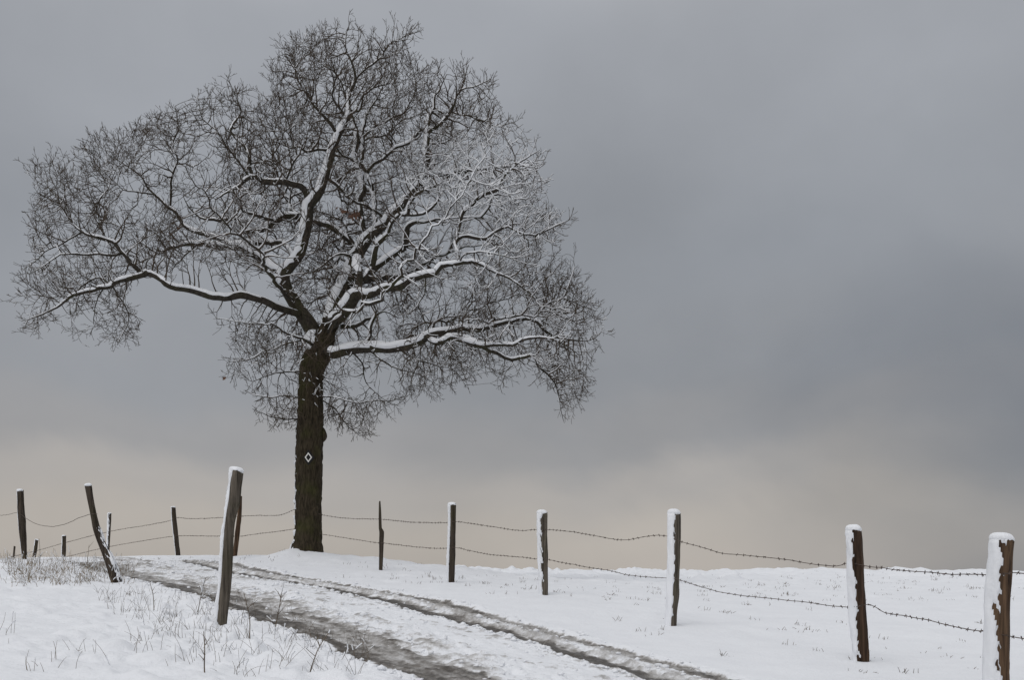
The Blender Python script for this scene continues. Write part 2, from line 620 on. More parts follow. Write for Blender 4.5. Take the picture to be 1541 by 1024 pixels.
# ---- clods of broken snow and slush along the ruts
def along(P, dist, off):
    seg = np.diff(P, axis=0); ln = np.hypot(seg[:, 0], seg[:, 1]); cs = np.r_[0, np.cumsum(ln)]
    k = np.clip(np.searchsorted(cs, dist) - 1, 0, len(ln) - 1)
    u = (dist - cs[k]) / ln[k]
    p = P[k] + seg[k] * u[:, None]
    nrm = np.stack([-seg[k][:, 1], seg[k][:, 0]], 1) / ln[k][:, None]
    return p + nrm * off[:, None]


ICO = np.array([(0, 0, 1), (.894, 0, .447), (.276, .851, .447), (-.724, .526, .447), (-.724, -.526, .447), (.276, -.851, .447),
                (.724, .526, -.447), (-.276, .851, -.447), (-.894, 0, -.447), (-.276, -.851, -.447), (.724, -.526, -.447), (0, 0, -1)])
ICF = np.array([(0, 1, 2), (0, 2, 3), (0, 3, 4), (0, 4, 5), (0, 5, 1), (1, 6, 2), (2, 7, 3), (3, 8, 4), (4, 9, 5), (5, 10, 1),
                (2, 6, 7), (3, 7, 8), (4, 8, 9), (5, 9, 10), (1, 10, 6), (6, 11, 7), (7, 11, 8), (8, 11, 9), (9, 11, 10), (10, 11, 6)])
cl = []
for P_, bands in ((NEAR, [(-0.47, 0.05, 900), (0.62, 0.14, 800), (0.95, 0.25, 250), (0.1, 0.25, 90)]),
                  (FARR, [(-0.50, 0.035, 1300), (0.04, 0.06, 420), (0.48, 0.05, 350), (-0.75, 0.2, 250)])):
    tot_ = np.hypot(*np.diff(P_, axis=0).T).sum()
    for m_, sg_, n_ in bands:
        dd = rng.uniform(10, tot_ - 3, n_)
        pp_ = along(P_, dd, rng.normal(m_, sg_, n_))
        cl.append(pp_[(pp_[:, 1] > 6) & (pp_[:, 1] < 26)])
cl = np.vstack(cl)
cz = terrain(cl[:, 0], cl[:, 1])[0]
csz = rng.gamma(2.2, 0.0055, len(cl)).clip(0.005, 0.034)
jit = 1 + rng.uniform(-0.35, 0.35, (len(cl), 12, 1))
cv = ICO[None] * jit * csz[:, None, None] * np.stack([rng.uniform(.8, 1.5, len(cl)), rng.uniform(.8, 1.5, len(cl)), rng.uniform(.5, .9, len(cl))], 1)[:, None, :]
cv = cv + np.stack([cl[:, 0], cl[:, 1], cz + csz * 0.25], 1)[:, None, :]
cf = (ICF[None] + (np.arange(len(cl)) * 12)[:, None, None]).reshape(-1, 3)
tag(mesh_np('snow_clods', cv.reshape(-1, 3), [cf], M_snow), 'crumbled clods of snow along the wheel ruts', None, None, 'stuff')

# ------------------------------------------------------------------ tubes
SNOWDIR = np.array([-0.42, -0.10, 0.90]); SNOWDIR /= np.linalg.norm(SNOWDIR)


def frames(P):
    t = np.gradient(P, axis=0)
    t /= np.linalg.norm(t, axis=1, keepdims=True) + 1e-12
    u = np.zeros_like(t)
    ref = np.array([0.0, -1.0, 0.0])
    if abs(t[0] @ ref) > 0.8: ref = np.array([1.0, 0, 0])
    prev = ref
    for i in range(len(t)):
        w = prev - t[i] * (prev @ t[i])
        w /= np.linalg.norm(w) + 1e-12
        u[i] = w
        prev = w
    v = np.cross(t, u)
    return t, u, v


def ring_tube(P, rad, k, cap=True):
    """rad: (n,k) radii; returns verts, quads, tris"""
    n = len(P)
    t, u, v = frames(P)
    a = np.arange(k) / k * 2 * math.pi
    dirs = u[:, None, :] * np.cos(a)[None, :, None] + v[:, None, :] * np.sin(a)[None, :, None]
    vert = (P[:, None, :] + dirs * rad[:, :, None]).reshape(-1, 3)
    i = np.arange(n - 1)[:, None] * k
    j = np.arange(k)[None, :]
    jn = (j + 1) % k
    q = np.stack([i + j, i + jn, i + k + jn, i + k + j], -1).reshape(-1, 4)
    tr = []
    if cap:
        vert = np.vstack([vert, P[0], P[-1]])
        c0, c1 = n * k, n * k + 1
        for jj in range(k):
            tr.append((c0, (jj + 1) % k, jj))
            tr.append((c1, (n - 1) * k + jj, (n - 1) * k + (jj + 1) % k))
    return vert, q, np.array(tr, int).reshape(-1, 3), dirs


def catmull(P, step):
    """P (n,m) control rows; resample about every `step` (distance in first 3 columns)"""
    P = np.asarray(P, float)
    E = np.vstack([2 * P[0] - P[1], P, 2 * P[-1] - P[-2]])
    out = []
    for i in range(1, len(E) - 2):
        p0, p1, p2, p3 = E[i - 1], E[i], E[i + 1], E[i + 2]
        m = max(2, int(np.linalg.norm((p2 - p1)[:3]) / step))
        for s in np.arange(m) / m:
            out.append(0.5 * ((2 * p1) + (-p0 + p2) * s + (2 * p0 - 5 * p1 + 4 * p2 - p3) * s * s + (-p0 + 3 * p1 - 3 * p2 + p3) * s ** 3))
    out.append(P[-1])
    return np.array(out)


# ------------------------------------------------------------------ the oak
TD = 24.0
PPM = F / TD                     # pixels per metre at the oak
base = W(463, 834, TD)
oak = empty('oak_tree', (base[0], base[1], gz_at(base[0], base[1])))
tag(oak, 'tall bare oak with snow along its limbs and a diamond mark on its trunk', 'tree')

# limb traces: (photo px, py, depth offset m, radius px)
LIMBS = {}
TRUNK = [(463, 850, 0, 25), (463, 836, 0, 23), (463.5, 822, 0, 21), (464, 800, 0, 19.6), (464.5, 745, 0, 19.4), (465, 690, 0, 19.8),
         (466.5, 650, 0, 20), (467, 615, 0, 18.8), (467.5, 580, 0, 17.5), (468.5, 562, 0, 17.6), (472, 548, 0, 18.2), (479, 533, 0, 18), (487, 516, 0, 15.5), (493, 498, 0, 12.5), (498, 482, 0, 12)]
LT = [
    # left leader and its continuation to the top
    [(474, 548, .05, 14), (474, 522, .05, 13), (472, 502, .1, 12.3), (460, 480, .1, 11), (445, 459, .1, 10), (432, 437, .05, 9.3), (427, 415, 0, 8.6), (439, 398, -.05, 8.2), (451, 382, -.1, 7.8),
     (458, 359, -.15, 7.4), (464, 332, -.2, 7), (467, 308, -.25, 7), (479, 294, -.3, 6.2), (487, 272, -.3, 6), (493, 256, -.3, 5.6), (498, 240, -.3, 5.3), (502, 222, -.3, 5), (510, 204, -.25, 4.8),
     (518, 190, -.2, 4.2), (526, 170, -.2, 3.6), (525, 150, -.1, 3.2), (526, 136, 0, 3), (535, 120, 0, 2.7), (532, 98, 0, 2.2), (520, 72, 0, 1.7), (522, 45, 0, 1.2)],
    # right leader
    [(497, 492, .05, 12), (504, 462, .3, 12), (517, 436, .45, 11), (527, 414, .5, 10), (534, 393, .5, 9.4), (545, 372, .45, 8.8), (558, 355, .4, 8), (570, 345, .4, 7.4), (581, 334, .35, 7), (592, 323, .3, 6.6),
     (604, 309, .3, 6), (616, 294, .3, 5.6), (628, 280, .25, 5.2), (640, 267, .2, 4.6), (656, 263, .1, 4), (678, 259, 0, 3.4), (700, 257, -.2, 3), (730, 254, -.4, 2.4), (765, 251, -.5, 1.9), (800, 248, -.6, 1.2)],
    # low left limb
    [(452, 474, 0, 7), (431, 467, -.15, 7), (414, 461, -.3, 7), (398, 452, -.4, 6.8), (380, 448, -.5, 6.6), (363, 445, -.6, 6.6), (337, 447, -.75, 6.5), (314, 444, -.85, 6.3), (294, 438, -.9, 6), (275, 434, -1, 5.8), (255, 430, -1.1, 5.6),
     (240, 420, -1.1, 5.4), (227, 411, -1.1, 5), (213, 409, -1.1, 4.6), (202, 404, -1.1, 4.3), (192, 394, -1.1, 4.2), (184, 381, -1.1, 4), (174, 369, -1.1, 3.8), (162, 361, -1.1, 3.4), (141, 356, -1.2, 3), (124, 349, -1.2, 2.7), (110, 335, -1.2, 2.3), (98, 317, -1.2, 2), (88, 300, -1.1, 1.7), (72, 282, -1, 1.2)],
    # its drooping end
    [(222, 411, -1.1, 4.4), (210, 415, -1.15, 4), (196, 418, -1.2, 4), (180, 424, -1.3, 3.7), (165, 432, -1.35, 3.4), (141, 436, -1.4, 3), (122, 440, -1.45, 2.7), (102, 450, -1.5, 2.4), (86, 463, -1.5, 2), (63, 473, -1.5, 1.5), (42, 482, -1.5, 1)],
    [(165, 431, -1.35, 2.2), (158, 422, -1.3, 1.8), (149, 418, -1.1, 1.8), (135, 422, -1, 1.7), (116, 436, -1, 1.6), (98, 446, -.9, 1.4), (60, 446, -.8, 1)],
    [(169, 431, -1.3, 1.8), (178, 446, -1.4, 1.6), (187, 458, -1.45, 1.5), (194, 477, -1.5, 1.3), (188, 496, -1.5, 1.1), (176, 520, -1.5, .8)],
    [(155, 435, -1.35, 1.5), (145, 455, -1.4, 1.3), (142, 472, -1.4, 1.1), (141, 488, -1.4, .8)],
    [(183, 381, -1.1, 2.6), (168, 385, -1.2, 2.3), (141, 381, -1.4, 2.1), (125, 381, -1.5, 1.9), (106, 380, -1.6, 1.8), (90, 383, -1.6, 1.6), (69, 399, -1.7, 1.2), (45, 412, -1.7, .9)],
    [(123, 350, -1.2, 2), (104, 360, -1, 1.8), (86, 368, -.9, 1.6), (63, 385, -.8, 1.3), (39, 403, -.7, .9)],
    [(157, 354, -1.15, 1.8), (149, 330, -.9, 1.7), (145, 312, -.8, 1.6), (152, 294, -.6, 1.4), (165, 276, -.5, 1.2), (176, 250, -.4, .9)],
    # second left limb
    [(428, 407, .1, 6.5), (412, 403, .3, 6.4), (398, 393, .5, 6.2), (378, 381, .6, 6), (363, 373, .7, 6), (345, 371, .8, 5.2), (322, 369, .9, 4.6), (300, 367, 1, 4), (279, 367, 1, 3.4), (259, 373, 1.1, 2.9), (244, 379, 1.1, 2.5), (225, 388, 1.2, 2), (205, 398, 1.2, 1.4)],
    [(444, 391, .1, 4.2), (437, 377, .3, 4.2), (425, 365, .5, 4), (410, 367, .6, 3.8), (394, 365, .7, 4.4), (371, 365, .75, 4.4), (345, 369, .8, 4.2), (333, 360, 1, 4), (314, 354, 1.2, 3.8), (298, 350, 1.3, 3.6), (283, 345, 1.4, 3.4), (270, 332, 1.4, 3.2), (256, 312, 1.4, 3), (235, 294, 1.4, 2.4), (221, 280, 1.4, 2), (211, 264, 1.4, 1.7), (192, 251, 1.4, 1.4), (170, 236, 1.4, 1)],
    [(256, 312, 1.4, 2.4), (257, 290, 1.3, 2.4), (259, 266, 1.1, 2.2), (264, 240, 1, 2), (262, 217, 1, 1.7), (268, 190, .9, 1.3), (263, 160, .8, .9)],
    [(235, 294, 1.4, 1.8), (215, 289, 1.2, 1.7), (202, 288, 1.1, 1.6), (186, 284, 1, 1.3), (160, 262, .9, .9)],
    [(298, 366, 1, 2.2), (283, 380, .9, 1.8), (268, 395, .8, 1.4), (255, 410, .7, .9)],
    # third left limb, starting from the right leader and passing behind the left one
    [(537, 380, .45, 5), (526, 362, .5, 5), (512, 352, .55, 4.8), (495, 341, .6, 4.6), (476, 334, .6, 4.4), (455, 330, .6, 4.4), (431, 326, .6, 4.6), (412, 334, .7, 5), (390, 346, .8, 4.2), (375, 346, .9, 3.6), (365, 336, 1, 3), (355, 328, 1, 3), (332, 330, 1.1, 3), (314, 332, 1.2, 2.7), (300, 328, 1.3, 2.2), (284, 312, 1.4, 1.5), (276, 296, 1.4, 1)],
    [(415, 332, .7, 3.4), (392, 328, .5, 3), (378, 322, .4, 2.7), (363, 318, .3, 2.3), (359, 299, .2, 2), (347, 289, .1, 1.7), (330, 282, 0, 1.3), (310, 278, -.1, .9)],
    # upper left spray
    [(467, 306, -.25, 5.4), (460, 290, -.3, 5), (452, 281, -.35, 4.6), (440, 278, -.4, 4.4), (428, 273, -.5, 4.6), (402, 275, -.6, 4.4), (382, 268, -.7, 3.6), (370, 270, -.8, 3), (355, 283, -.9, 2.6), (343, 289, -.9, 2), (325, 300, -1, 1.3)],
    [(382, 268, -.7, 3.2), (375, 252, -.7, 3), (375, 241, -.7, 3), (367, 221, -.7, 2.6), (351, 204, -.7, 2.2), (351, 184, -.7, 1.9), (361, 168, -.7, 1.6), (357, 149, -.7, 1.2), (345, 122, -.7, .8)],
    [(375, 266, -.75, 2.2), (355, 237, -.8, 2), (343, 221, -.8, 1.8), (326, 196, -.8, 1.5), (305, 180, -.8, 1.2), (299, 150, -.8, .8)],
    [(430, 273, -.5, 2.4), (440, 250, -.6, 2.2), (446, 236, -.6, 2), (440, 216, -.6, 1.7), (430, 198, -.6, 1.3), (412, 190, -.6, .9)],
    [(500, 226, -.3, 2.6), (480, 226, -.4, 2.6), (462, 229, -.5, 2.4), (450, 222, -.55, 2), (436, 222, -.6, 1.6), (416, 214, -.6, 1)],
    # crown top
    [(508, 203, -.25, 3), (496, 186, -.4, 2.8), (484, 172, -.5, 2.5), (472, 161, -.5, 2.3), (464, 145, -.5, 2), (451, 125, -.5, 1.8), (445, 102, -.5, 1.5), (443, 76, -.5, .9)],
    [(521, 178, -.2, 2.2), (513, 166, -.3, 2.1), (501, 149, -.3, 2), (502, 125, -.3, 1.7), (505, 112, -.3, 1.5), (490, 100, -.3, 1.1), (470, 82, -.3, .8)],
    [(534, 121, 0, 2.1), (548, 106, 0, 2), (562, 96, 0, 2), (576, 82, 0, 1.8), (587, 66, 0, 1.5), (603, 57, 0, 1.2), (628, 48, 0, .8)],
    [(528, 166, -.1, 2.2), (540, 168, 0, 2.2), (545, 158, 0, 2.1), (545, 147, 0, 2), (556, 136, 0, 1.9), (576, 129, .1, 1.6), (600, 124, .2, 1)],
    # two central stems
    [(552, 363, .5, 5), (545, 335, .6, 4.6), (540, 305, .7, 4.6), (547, 287, .7, 4.6), (543, 268, .7, 4.5), (537, 249, .7, 4.4), (534, 233, .7, 4), (536, 212, .7, 3.8), (536, 199, .7, 3.4), (531, 188, .7, 3), (522, 160, .7, 2.2), (515, 130, .7, 1.6), (498, 95, .7, 1)],
    [(566, 348, .45, 3.6), (564, 310, .5, 3.4), (560, 285, .5, 3.4), (556, 273, .5, 3.4), (548, 259, .5, 3.2), (543, 243, .4, 3.2), (547, 225, .4, 3.1), (546, 207, .4, 2.9), (549, 186, .4, 2.5), (551, 174, .4, 2.2), (566, 150, .4, 1.6), (585, 110, .4, 1)],
    [(581, 332, .35, 2.6), (567, 319, .2, 2.4), (553, 311, .1, 2.3), (538, 307, 0, 2.3), (528, 300, -.1, 2.5), (518, 288, -.2, 2.7), (505, 277, -.25, 2.7), (492, 268, -.3, 2.7)],
    [(536, 246, .7, 2.3), (524, 236, .5, 2.3), (512, 228, .2, 2.2), (504, 220, -.1, 2)],
    [(538, 216, .7, 2.4), (556, 208, .8, 2.3), (580, 203, .9, 2), (600, 186, 1, 1.6), (620, 178, 1, 1.2), (646, 161, 1, .8)],
    [(547, 207, .4, 2.4), (562, 192, .3, 2.3), (577, 186, .2, 2.1), (592, 176, .1, 1.9), (611, 164, 0, 1.5), (625, 140, 0, 1), (622, 105, 0, .8)],
    # right upper stem
    [(640, 267, .2, 4.6), (642, 252, .2, 4.5), (641, 225, .2, 4.4), (641, 205, .2, 4.2), (641, 189, .2, 3.8), (644, 175, .2, 2.8), (651, 162, .2, 2.4), (653, 144, .2, 2), (660, 136, .2, 1.6), (672, 112, .2, 1)],
    [(642, 202, .2, 3.2), (650, 194, .1, 3), (661, 187, 0, 2.9), (678, 166, -.1, 2.6), (686, 152, -.1, 2.2), (696, 131, -.1, 1.8), (717, 128, -.1, 1.4), (738, 119, -.1, .8)],
    [(679, 168, -.1, 2), (694, 174, -.3, 1.9), (709, 176, -.4, 1.8), (729, 183, -.5, 1.6), (745, 191, -.6, 1.4), (768, 185, -.6, .9)],
    [(551, 262, .5, 2.8), (563, 245, .3, 2.8), (577, 237, .2, 2.7), (590, 226, .1, 2.7), (604, 219, .1, 2.7), (619, 215, .1, 2.8), (625, 206, .15, 2.9), (634, 195, .2, 2.6)],
    [(590, 226, .1, 1.8), (589, 205, 0, 1.6), (588, 190, 0, 1.3), (600, 150, 0, .9)],
    # right middle limb from the fork
    [(497, 486, -.1, 11), (512, 474, -.25, 11), (526, 457, -.4, 10.6), (537, 443, -.5, 9), (556, 444, -.6, 6.4), (569, 437, -.7, 6.2), (585, 433, -.8, 6.2), (604, 431, -.9, 6), (620, 422, -1, 5.6), (636, 414, -1.1, 5), (653, 409, -1.2, 4.4), (663, 401, -1.2, 4), (689, 396, -1.3, 3.6), (718, 396, -1.4, 3), (734, 403, -1.4, 2.5), (749, 411, -1.5, 2.2), (766, 418, -1.5, 2), (785, 433, -1.5, 1.7), (801, 445, -1.5, 1.4), (812, 462, -1.5, 1)],
    [(690, 396, -1.3, 3.4), (690, 382, -1.3, 3.3), (687, 366, -1.2, 3), (696, 357, -1.2, 2.9), (714, 359, -1.2, 2.8), (734, 355, -1.2, 2.6), (750, 345, -1.2, 2.4), (766, 340, -1.2, 2.2), (780, 349, -1.2, 2), (806, 355, -1.2, 1.8), (825, 345, -1.2, 1.5), (855, 332, -1.2, 1)],
    [(538, 440, -.5, 6.8), (541, 420, -.5, 6), (538, 400, -.3, 6), (537, 388, .2, 5.8)],
    [(544, 424, .3, 5), (571, 418, .6, 4.8), (597, 416, .9, 4.5), (617, 411, 1.1, 4), (640, 398, 1.3, 3.4), (665, 385, 1.5, 2.7), (700, 372, 1.7, 2), (740, 368, 1.8, 1.3), (775, 372, 1.9, .9)],
    [(560, 403, -.2, 4.2), (563, 389, -.3, 4.2), (566, 370, -.4, 4), (577, 359, -.4, 3.8), (585, 351, -.4, 3.2), (592, 338, -.5, 2.8), (602, 325, -.5, 2.8), (614, 323, -.5, 3.4), (614, 311, -.5, 3), (622, 296, -.5, 2.8), (640, 286, -.6, 2.4), (665, 276, -.7, 1.9), (690, 285, -.8, 1.3)],
    [(545, 424, -.4, 4), (552, 414, -.4, 4), (560, 403, -.2, 4.2)],
    [(614, 323, -.5, 3), (628, 323, -.6, 2.9), (643, 316, -.7, 2.9), (657, 309, -.8, 2.6), (663, 295, -.9, 2.2), (664, 280, -.9, 1.7), (672, 262, -.9, 1)],
    [(610, 372, .1, 4.6), (612, 352, 0, 4.4), (613, 342, -.1, 4), (622, 336, -.2, 3.2), (640, 332, -.4, 2.6), (665, 330, -.6, 2.2), (700, 330, -.8, 2), (722, 325, -.9, 2.4), (734, 312, -.9, 2.6), (744, 294, -.9, 2.3), (758, 294, -.9, 1.6), (785, 300, -.9, .9)],
    [(548, 420, 0, 5), (575, 395, .1, 5), (595, 381, .1, 5), (610, 372, .1, 4.8)],
    [(687, 362, -1.2, 2.8), (692, 338, -1.1, 2.8), (702, 316, -1, 3), (722, 298, -1, 3), (733, 291, -1, 2.8), (749, 285, -1, 2.5), (754, 271, -1, 2.3), (765, 258, -1, 2), (790, 240, -1, 1.4), (812, 226, -1, .8)],
    [(690, 396, -1.3, 2), (700, 384, -1.6, 1.9), (720, 378, -1.8, 1.7), (745, 380, -2, 1.4), (775, 392, -2.1, 1), (800, 400, -2.1, .8)],
    [(537, 398, .2, 2.7), (525, 385, 0, 2.7), (516, 382, -.1, 2.6), (504, 384, -.2, 2.4), (492, 394, -.3, 1.9), (475, 407, -.4, 1.3)],
    [(640, 413, -1.1, 2), (638, 432, -1.2, 1.8), (635, 448, -1.2, 1.6), (628, 462, -1.3, 1.4), (616, 472, -1.3, 1)],
    [(629, 461, -1.3, 1.4), (640, 480, -1.3, 1.2), (645, 500, -1.3, .9)],
    [(548, 530, -.35, 3), (556, 505, -.4, 3), (560, 485, -.4, 2.8), (565, 468, -.4, 2.6), (560, 455, -.4, 2)],
    [(513, 492, -.1, 3.6), (535, 489, -.2, 3.4), (548, 480, -.25, 3), (562, 478, -.3, 2.4), (580, 470, -.3, 1.6), (600, 480, -.3, 1)],
    # low right limb
    [(490, 527, -.1, 10), (503, 532, -.15, 8.8), (517, 528, -.2, 8.2), (542, 525, -.3, 7.6), (567, 524, -.4, 7.2), (589, 525, -.5, 6.8), (612, 522, -.6, 6.4), (629, 516, -.65, 6), (643, 508, -.7, 5.6), (659, 502, -.7, 5), (676, 498, -.6, 4.8), (698, 494, -.5, 4.6), (712, 497, -.5, 4.4), (729, 492, -.4, 4.2), (746, 490, -.4, 3.6), (762, 486, -.3, 3.6), (778, 484, -.3, 3.5), (800, 481, -.3, 3.2), (814, 491, -.3, 2.9), (825, 501, -.3, 2.6), (842, 509, -.3, 2.3), (862, 513, -.3, 1.8), (888, 513, -.3, 1.2), (905, 500, -.3, .8)],
    [(643, 508, -.7, 4.6), (655, 515, -.8, 4.5), (665, 515, -.9, 4.6), (676, 508, -1, 4.8), (698, 512, -1.1, 4.8), (713, 516, -1.2, 4.6), (725, 522, -1.2, 3.8), (744, 521, -1.3, 3.2), (770, 519, -1.4, 2.8), (785, 513, -1.5, 2.7), (805, 509, -1.5, 2.4), (828, 511, -1.6, 1.9), (850, 520, -1.6, 1.3), (872, 535, -1.6, .9)],
    [(727, 523, -1.2, 3.2), (738, 529, -1.1, 3), (750, 533, -1, 3), (768, 540, -1, 3), (789, 537, -1, 2.8), (804, 536, -1, 2.6), (810, 552, -1, 2.2), (824, 566, -1, 2), (834, 580, -1, 1.7), (840, 597, -1, 1.4), (843, 615, -1, 1), (848, 634, -1, .7)],
    [(731, 491, -.4, 2.4), (742, 481, -.6, 2.3), (766, 478, -.8, 2.3), (785, 475, -.8, 2.2), (806, 473, -.8, 2.1), (824, 460, -.8, 2), (836, 451, -.8, 2), (848, 449, -.8, 1.8), (854, 437, -.8, 1.6), (860, 422, -.8, 1.2), (865, 400, -.8, .8)],
    [(846, 449, -.8, 1.5), (862, 453, -.9, 1.4), (878, 460, -1, 1.1), (895, 468, -1, .8)],
    [(810, 488, -.3, 1.9), (828, 475, 0, 1.7), (850, 480, .2, 1.4), (875, 490, .4, 1)],
    [(702, 515, -1.1, 1.5), (702, 536, -1.2, 1.3), (712, 552, -1.3, 1.1), (725, 570, -1.4, .8)],
    # shoots from the trunk and underside
    [(482, 530, -.1, 3), (468, 518, -.3, 2.8), (455, 511, -.45, 2.6), (440, 506, -.6, 2.3), (425, 500, -.7, 2), (407, 488, -.8, 1.6), (385, 486, -.9, 1.3), (355, 484, -1, 1), (325, 479, -1, .7)],
    [(455, 513, -.45, 2), (432, 516, -.5, 1.7), (405, 526, -.6, 1.4), (375, 540, -.6, 1.1), (345, 545, -.6, .8)],
    [(455, 600, -.1, 2), (430, 597, -.3, 1.6), (410, 600, -.4, 1.3), (388, 597, -.5, 1), (368, 588, -.5, .7)],
    [(455, 632, -.1, 1.8), (428, 630, -.3, 1.4), (405, 627, -.4, 1.1), (380, 616, -.4, .8)],
    [(478, 597, -.15, 2), (505, 598, -.3, 1.7), (535, 605, -.4, 1.4), (565, 605, -.5, 1.1), (600, 602, -.5, .7)],
    [(480, 600, -.15, 1.6), (505, 617, .2, 1.4), (520, 640, .4, 1.1), (542, 657, .5, .7)],
    [(560, 530, -.4, 2.2), (575, 543, -.5, 1.9), (598, 556, -.6, 1.5), (622, 560, -.6, 1.1), (650, 575, -.6, .7)],
    [(530, 530, -.3, 2), (545, 548, -.1, 1.7), (550, 570, 0, 1.4), (565, 590, .1, 1), (590, 610, .1, .7)],
    [(600, 526, -.55, 2), (625, 540, -.3, 1.7), (655, 548, -.1, 1.3), (685, 560, 0, 1), (700, 580, 0, .7)],
    [(470, 560, .1, 2), (440, 560, .4, 1.7), (410, 565, .6, 1.4), (380, 575, .7, 1)],
    # limbs running away from and towards the viewer
    [(498, 486, .2, 7), (505, 455, .8, 6), (500, 425, 1.3, 5), (508, 390, 1.7, 4.2), (520, 340, 2, 3.4), (512, 290, 2.2, 2.6), (530, 230, 2.3, 1.8), (560, 160, 2.2, 1)],
    [(440, 452, 0, 5), (420, 430, -.7, 4.4), (402, 402, -1.2, 3.8), (380, 370, -1.6, 3.2), (340, 330, -1.9, 2.5), (290, 270, -2, 1.8), (240, 210, -2, 1)],
    [(495, 500, -.2, 6), (520, 470, -.9, 5), (560, 460, -1.5, 4.2), (600, 430, -1.9, 3.5), (640, 370, -2.2, 2.8), (690, 300, -2.3, 2), (740, 220, -2.2, 1.2)],
    [(600, 524, -.5, 4), (640, 500, .4, 3.4), (690, 470, 1.1, 2.8), (750, 450, 1.5, 2), (820, 440, 1.7, 1.2)],
    [(464, 334, -.1, 4), (440, 310, .7, 3.4), (420, 270, 1.3, 2.8), (410, 215, 1.6, 2.2), (420, 150, 1.7, 1.5), (430, 90, 1.6, .9)],
]
NAMED = 60
XY = lambda p, d: W(p[0], p[1], TD + d)

nodes, parent, radn, isl = [], [], [], []
limb_chains = []


def add_chain(tr, first=None, step=0.09, wob=0.012):
    deep = len(limb_chains) > len(LT) - 5
    sc_ = 0.62 if deep else (0.76 if len(limb_chains) == 3 else 1.0)
    ctrl3 = np.array([list(XY(p, p[2])) + [p[3] / PPM * sc_ * (0.55 + 0.45 * float(sstep(0.8, 4.0, p[3])))] for p in tr])
    c = catmull(ctrl3, step)
    n = len(c)
    # oak limbs are crooked: a small wobble, none at the ends
    wv = np.stack([fbm(np.arange(n) * step / 0.30, np.full(n, 7.3 * len(limb_chains) + k * 31), 5 + k, 3, 0.6) for k in range(3)], 1)
    amp = np.sin(np.linspace(0, math.pi, n))[:, None]
    c[:, :3] += wv * (wob + 4.2 * wob * sstep(0.11, 0.03, c[:, 3:4]) + (0.14 if deep else 0)) * amp * (1.0 + c[:, 3:4] * 6)
    ids = []
    par = -1
    if first is not None:
        co = np.array(nodes)
        par = int(np.argmin(((co - c[0, :3]) ** 2).sum(1)))
    for q in c:
        nodes.append(tuple(q[:3])); parent.append(par); radn.append(max(q[3], 0.005)); isl.append(True)
        par = len(nodes) - 1
        ids.append(par)
    limb_chains.append(c)
    return ids


add_chain(TRUNK, None, 0.06, 0.0)
for tr in LT:
    add_chain(tr, True)
n_tr = len(nodes)

# ---- crown volume: outline in the photo's plane, filled in depth
OUT = [(525, 22), (545, 38), (575, 42), (602, 28), (634, 46), (624, 76), (642, 94), (680, 96), (714, 98), (744, 117), (750, 155), (776, 175), (797, 196), (810, 212), (827, 235), (822, 262), (820, 300), (837, 316),
       (859, 331), (846, 350), (838, 374), (850, 404), (866, 390), (877, 420), (902, 450), (920, 487), (908, 520), (890, 545), (900, 570), (882, 602), (873, 642), (845, 640), (826, 604), (806, 580), (780, 580), (737, 587), (728, 562), (702, 592),
       (662, 587), (640, 602), (612, 602), (592, 627), (550, 664), (518, 652), (490, 640), (445, 652), (413, 662), (374, 612), (362, 586), (328, 548), (348, 520), (310, 478), (340, 468), (392, 474), (432, 474), (440, 455), (410, 425),
       (390, 418), (360, 425), (335, 418), (310, 412), (270, 415), (252, 412), (236, 425), (205, 440), (215, 480), (228, 492), (212, 516), (170, 534), (148, 492), (118, 522), (86, 497), (60, 517), (33, 507), (23, 455), (28, 400), (33, 350), (43, 290), (36, 250), (60, 233),
       (92, 228), (122, 208), (150, 193), (166, 203), (200, 183), (230, 166), (262, 148), (288, 164), (298, 138), (330, 143), (346, 113), (372, 128), (388, 152), (398, 105), (420, 60), (446, 50), (470, 43), (492, 38), (512, 43)]
OUT = np.array(OUT, float)
HOLES = [(497, 305, 27, 19, .92), (665, 455, 40, 24, .9), (610, 212, 22, 12, .8), (320, 345, 34, 10, .75), (565, 305, 16, 12, .6), (432, 300, 16, 16, .5), (440, 385, 18, 12, .5), (245, 445, 26, 26, 1), (390, 430, 30, 14, .8),
         (655, 200, 24, 14, .35), (300, 400, 60, 10, .6), (430, 560, 22, 25, .4), (150, 470, 18, 14, .5), (110, 500, 10, 16, .5), (720, 575, 26, 14, .5), (468, 720, 24, 120, 1), (467, 620, 22, 70, .85), (830, 385, 26, 20, .6), (620, 300, 12, 10, .5), (780, 560, 24, 16, .6), (690, 430, 22, 18, .7)]


def inside(px, py):
    n = len(OUT); r = np.zeros(len(px), bool); j = n - 1
    for i in range(n):
        xi, yi = OUT[i]; xj, yj = OUT[j]
        c = ((yi > py) != (yj > py)) & (px < (xj - xi) * (py - yi) / (yj - yi + 1e-9) + xi)
        r ^= c
        j = i
    return r


def edge_dist(px, py):
    d = np.full(len(px), 1e9)
    for i in range(len(OUT)):
        a, b = OUT[i - 1], OUT[i]
        e = b - a
        u = np.clip(((px - a[0]) * e[0] + (py - a[1]) * e[1]) / (e @ e), 0, 1)
        d = np.minimum(d, np.hypot(px - a[0] - u * e[0], py - a[1] - u * e[1]))
    return d


